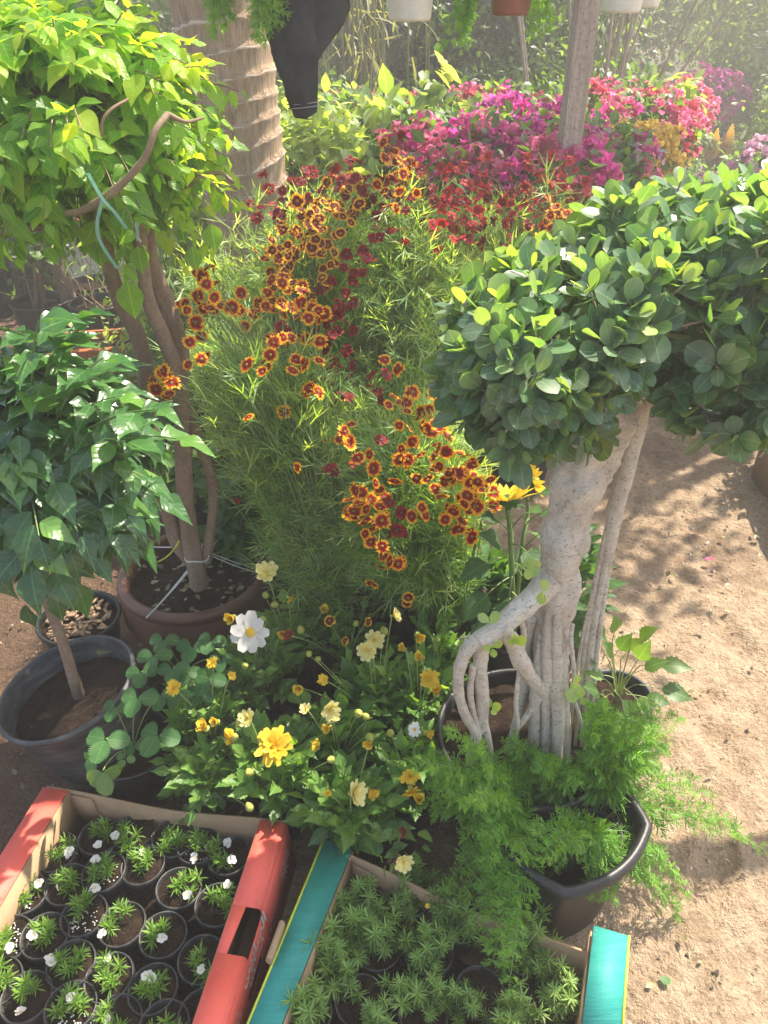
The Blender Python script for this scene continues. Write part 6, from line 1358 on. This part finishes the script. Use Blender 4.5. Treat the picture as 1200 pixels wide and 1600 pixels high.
def canes():
    c = Y(560, 100, 5.0)*A(1, 1, 0); t = thing('cane_clump', 'clump of dry tan canes with faded leaves behind the jacket sleeve', 'canes', c); rg = RG(41); n = 26
    b = c+rg.normal(0, .16, (n, 3))*A(1.3, 1, 0); e_ = b+rg.normal(0, .22, (n, 3))*A(1, 1, 0)+A(0, 0, 1)*rg.uniform(1.4, 2.4, (n, 1)); g = Geo(); stems(g, b, (b+e_)/2+rg.normal(0, .06, (n, 3)), e_, .009, .004, 8, 5, r=.5); g.build('canes', M['bark'] if False else M['dry_l'], t)
    g = Geo(); m_ = 260; k = rg.integers(0, n, m_); u = rg.uniform(.2, 1, (m_, 1)); P = b[k]+(e_[k]-b[k])*u+rg.normal(0, .05, (m_, 3)); scatter(g, T_lin, P, rdir(rg, m_, -.6), Zu+rg.normal(0, .5, (m_, 3)), rg.uniform(.1, .22, m_), rg.uniform(0, 1, m_), .3); g.build('leaves', M['dry_l'], t)
canes()
def stakes():
    for i, (px, y) in enumerate(((868, 5.0), (925, 5.2), (955, 5.0))):
        c = Y(px, 120, y)*A(1, 1, 0); t = thing('bare_sapling', ['bare pale forked sapling left of the post', 'bare sapling just right of the post', 'bare leaning sapling right of the post'][i], 'sapling', c); g = Geo(); rg = RG(60+i)
        for k in range(5): d = rg.normal(0, .16, 3)*A(1, 1, 0); tube(g, [c, c+A(0, 0, .6)+d*.3, c+A(0, 0, 1.2)+d, c+A(0, 0, 2.1)+d*2.2], [.016, .012, .009, .004], 20, 7, rough=.1)
        g.build('stem', M['barkg'], t)
stakes()
t = thing('garden_wall', 'cream rendered wall glimpsed between the far trees', 'wall', (0, 19, 0)); g = Geo(); box(g, (2, 19, 1.3), (46, .3, 2.6)); box(g, (2, 19, 2.65), (46.2, .42, .1)); g.build('panel', M['cream'], t, smooth=False)
T_grass = leaf_tpl([.02, .045, .04, .003], 3, .3)
g = Geo(); rg = RG(91); n = 5000; P = np.stack([rg.uniform(-5, 4.5, n), rg.uniform(4.4, 10, n), np.zeros(n)], -1); P = P[~((P[:, 0]/P[:, 1] > .36) & (P[:, 0]/P[:, 1] < .46))]; n = len(P)
scatter(g, T_grass, P, rdir(rg, n, 1.3), rdir(rg, n), rg.uniform(.12, .35, n), rg.uniform(0, 1, n), rg.uniform(0, .8, n)); tag(g.build('undergrowth', M['mid_l']), 'rough grass and weeds under the far trees', 'undergrowth', kind='stuff')

# ---- haze volume added for a veil of lens flare
g = Geo(); box(g, (0, 8.5, 2.2), (60, 60, 6.6))
m = bpy.data.materials.new('air'); m.use_nodes = True; t = m.node_tree; t.nodes.clear(); o = t.nodes.new('ShaderNodeOutputMaterial'); v = t.nodes.new('ShaderNodeVolumePrincipled')
v.inputs['Density'].default_value = .024; v.inputs['Color'].default_value = (1, .97, .90, 1); v.inputs['Anisotropy'].default_value = .3; t.links.new(v.outputs[0], o.inputs['Volume'])
tag(g.build('haze', m, smooth=False), 'pale haze volume added over the nursery as a veil of lens flare', 'haze', kind='stuff')

# ------------------------------------------------------------------ remove the originals the copies were made from
for o in PROTO+list(SP.children)+[SP]:
    bpy.data.objects.remove(o, do_unlink=True)
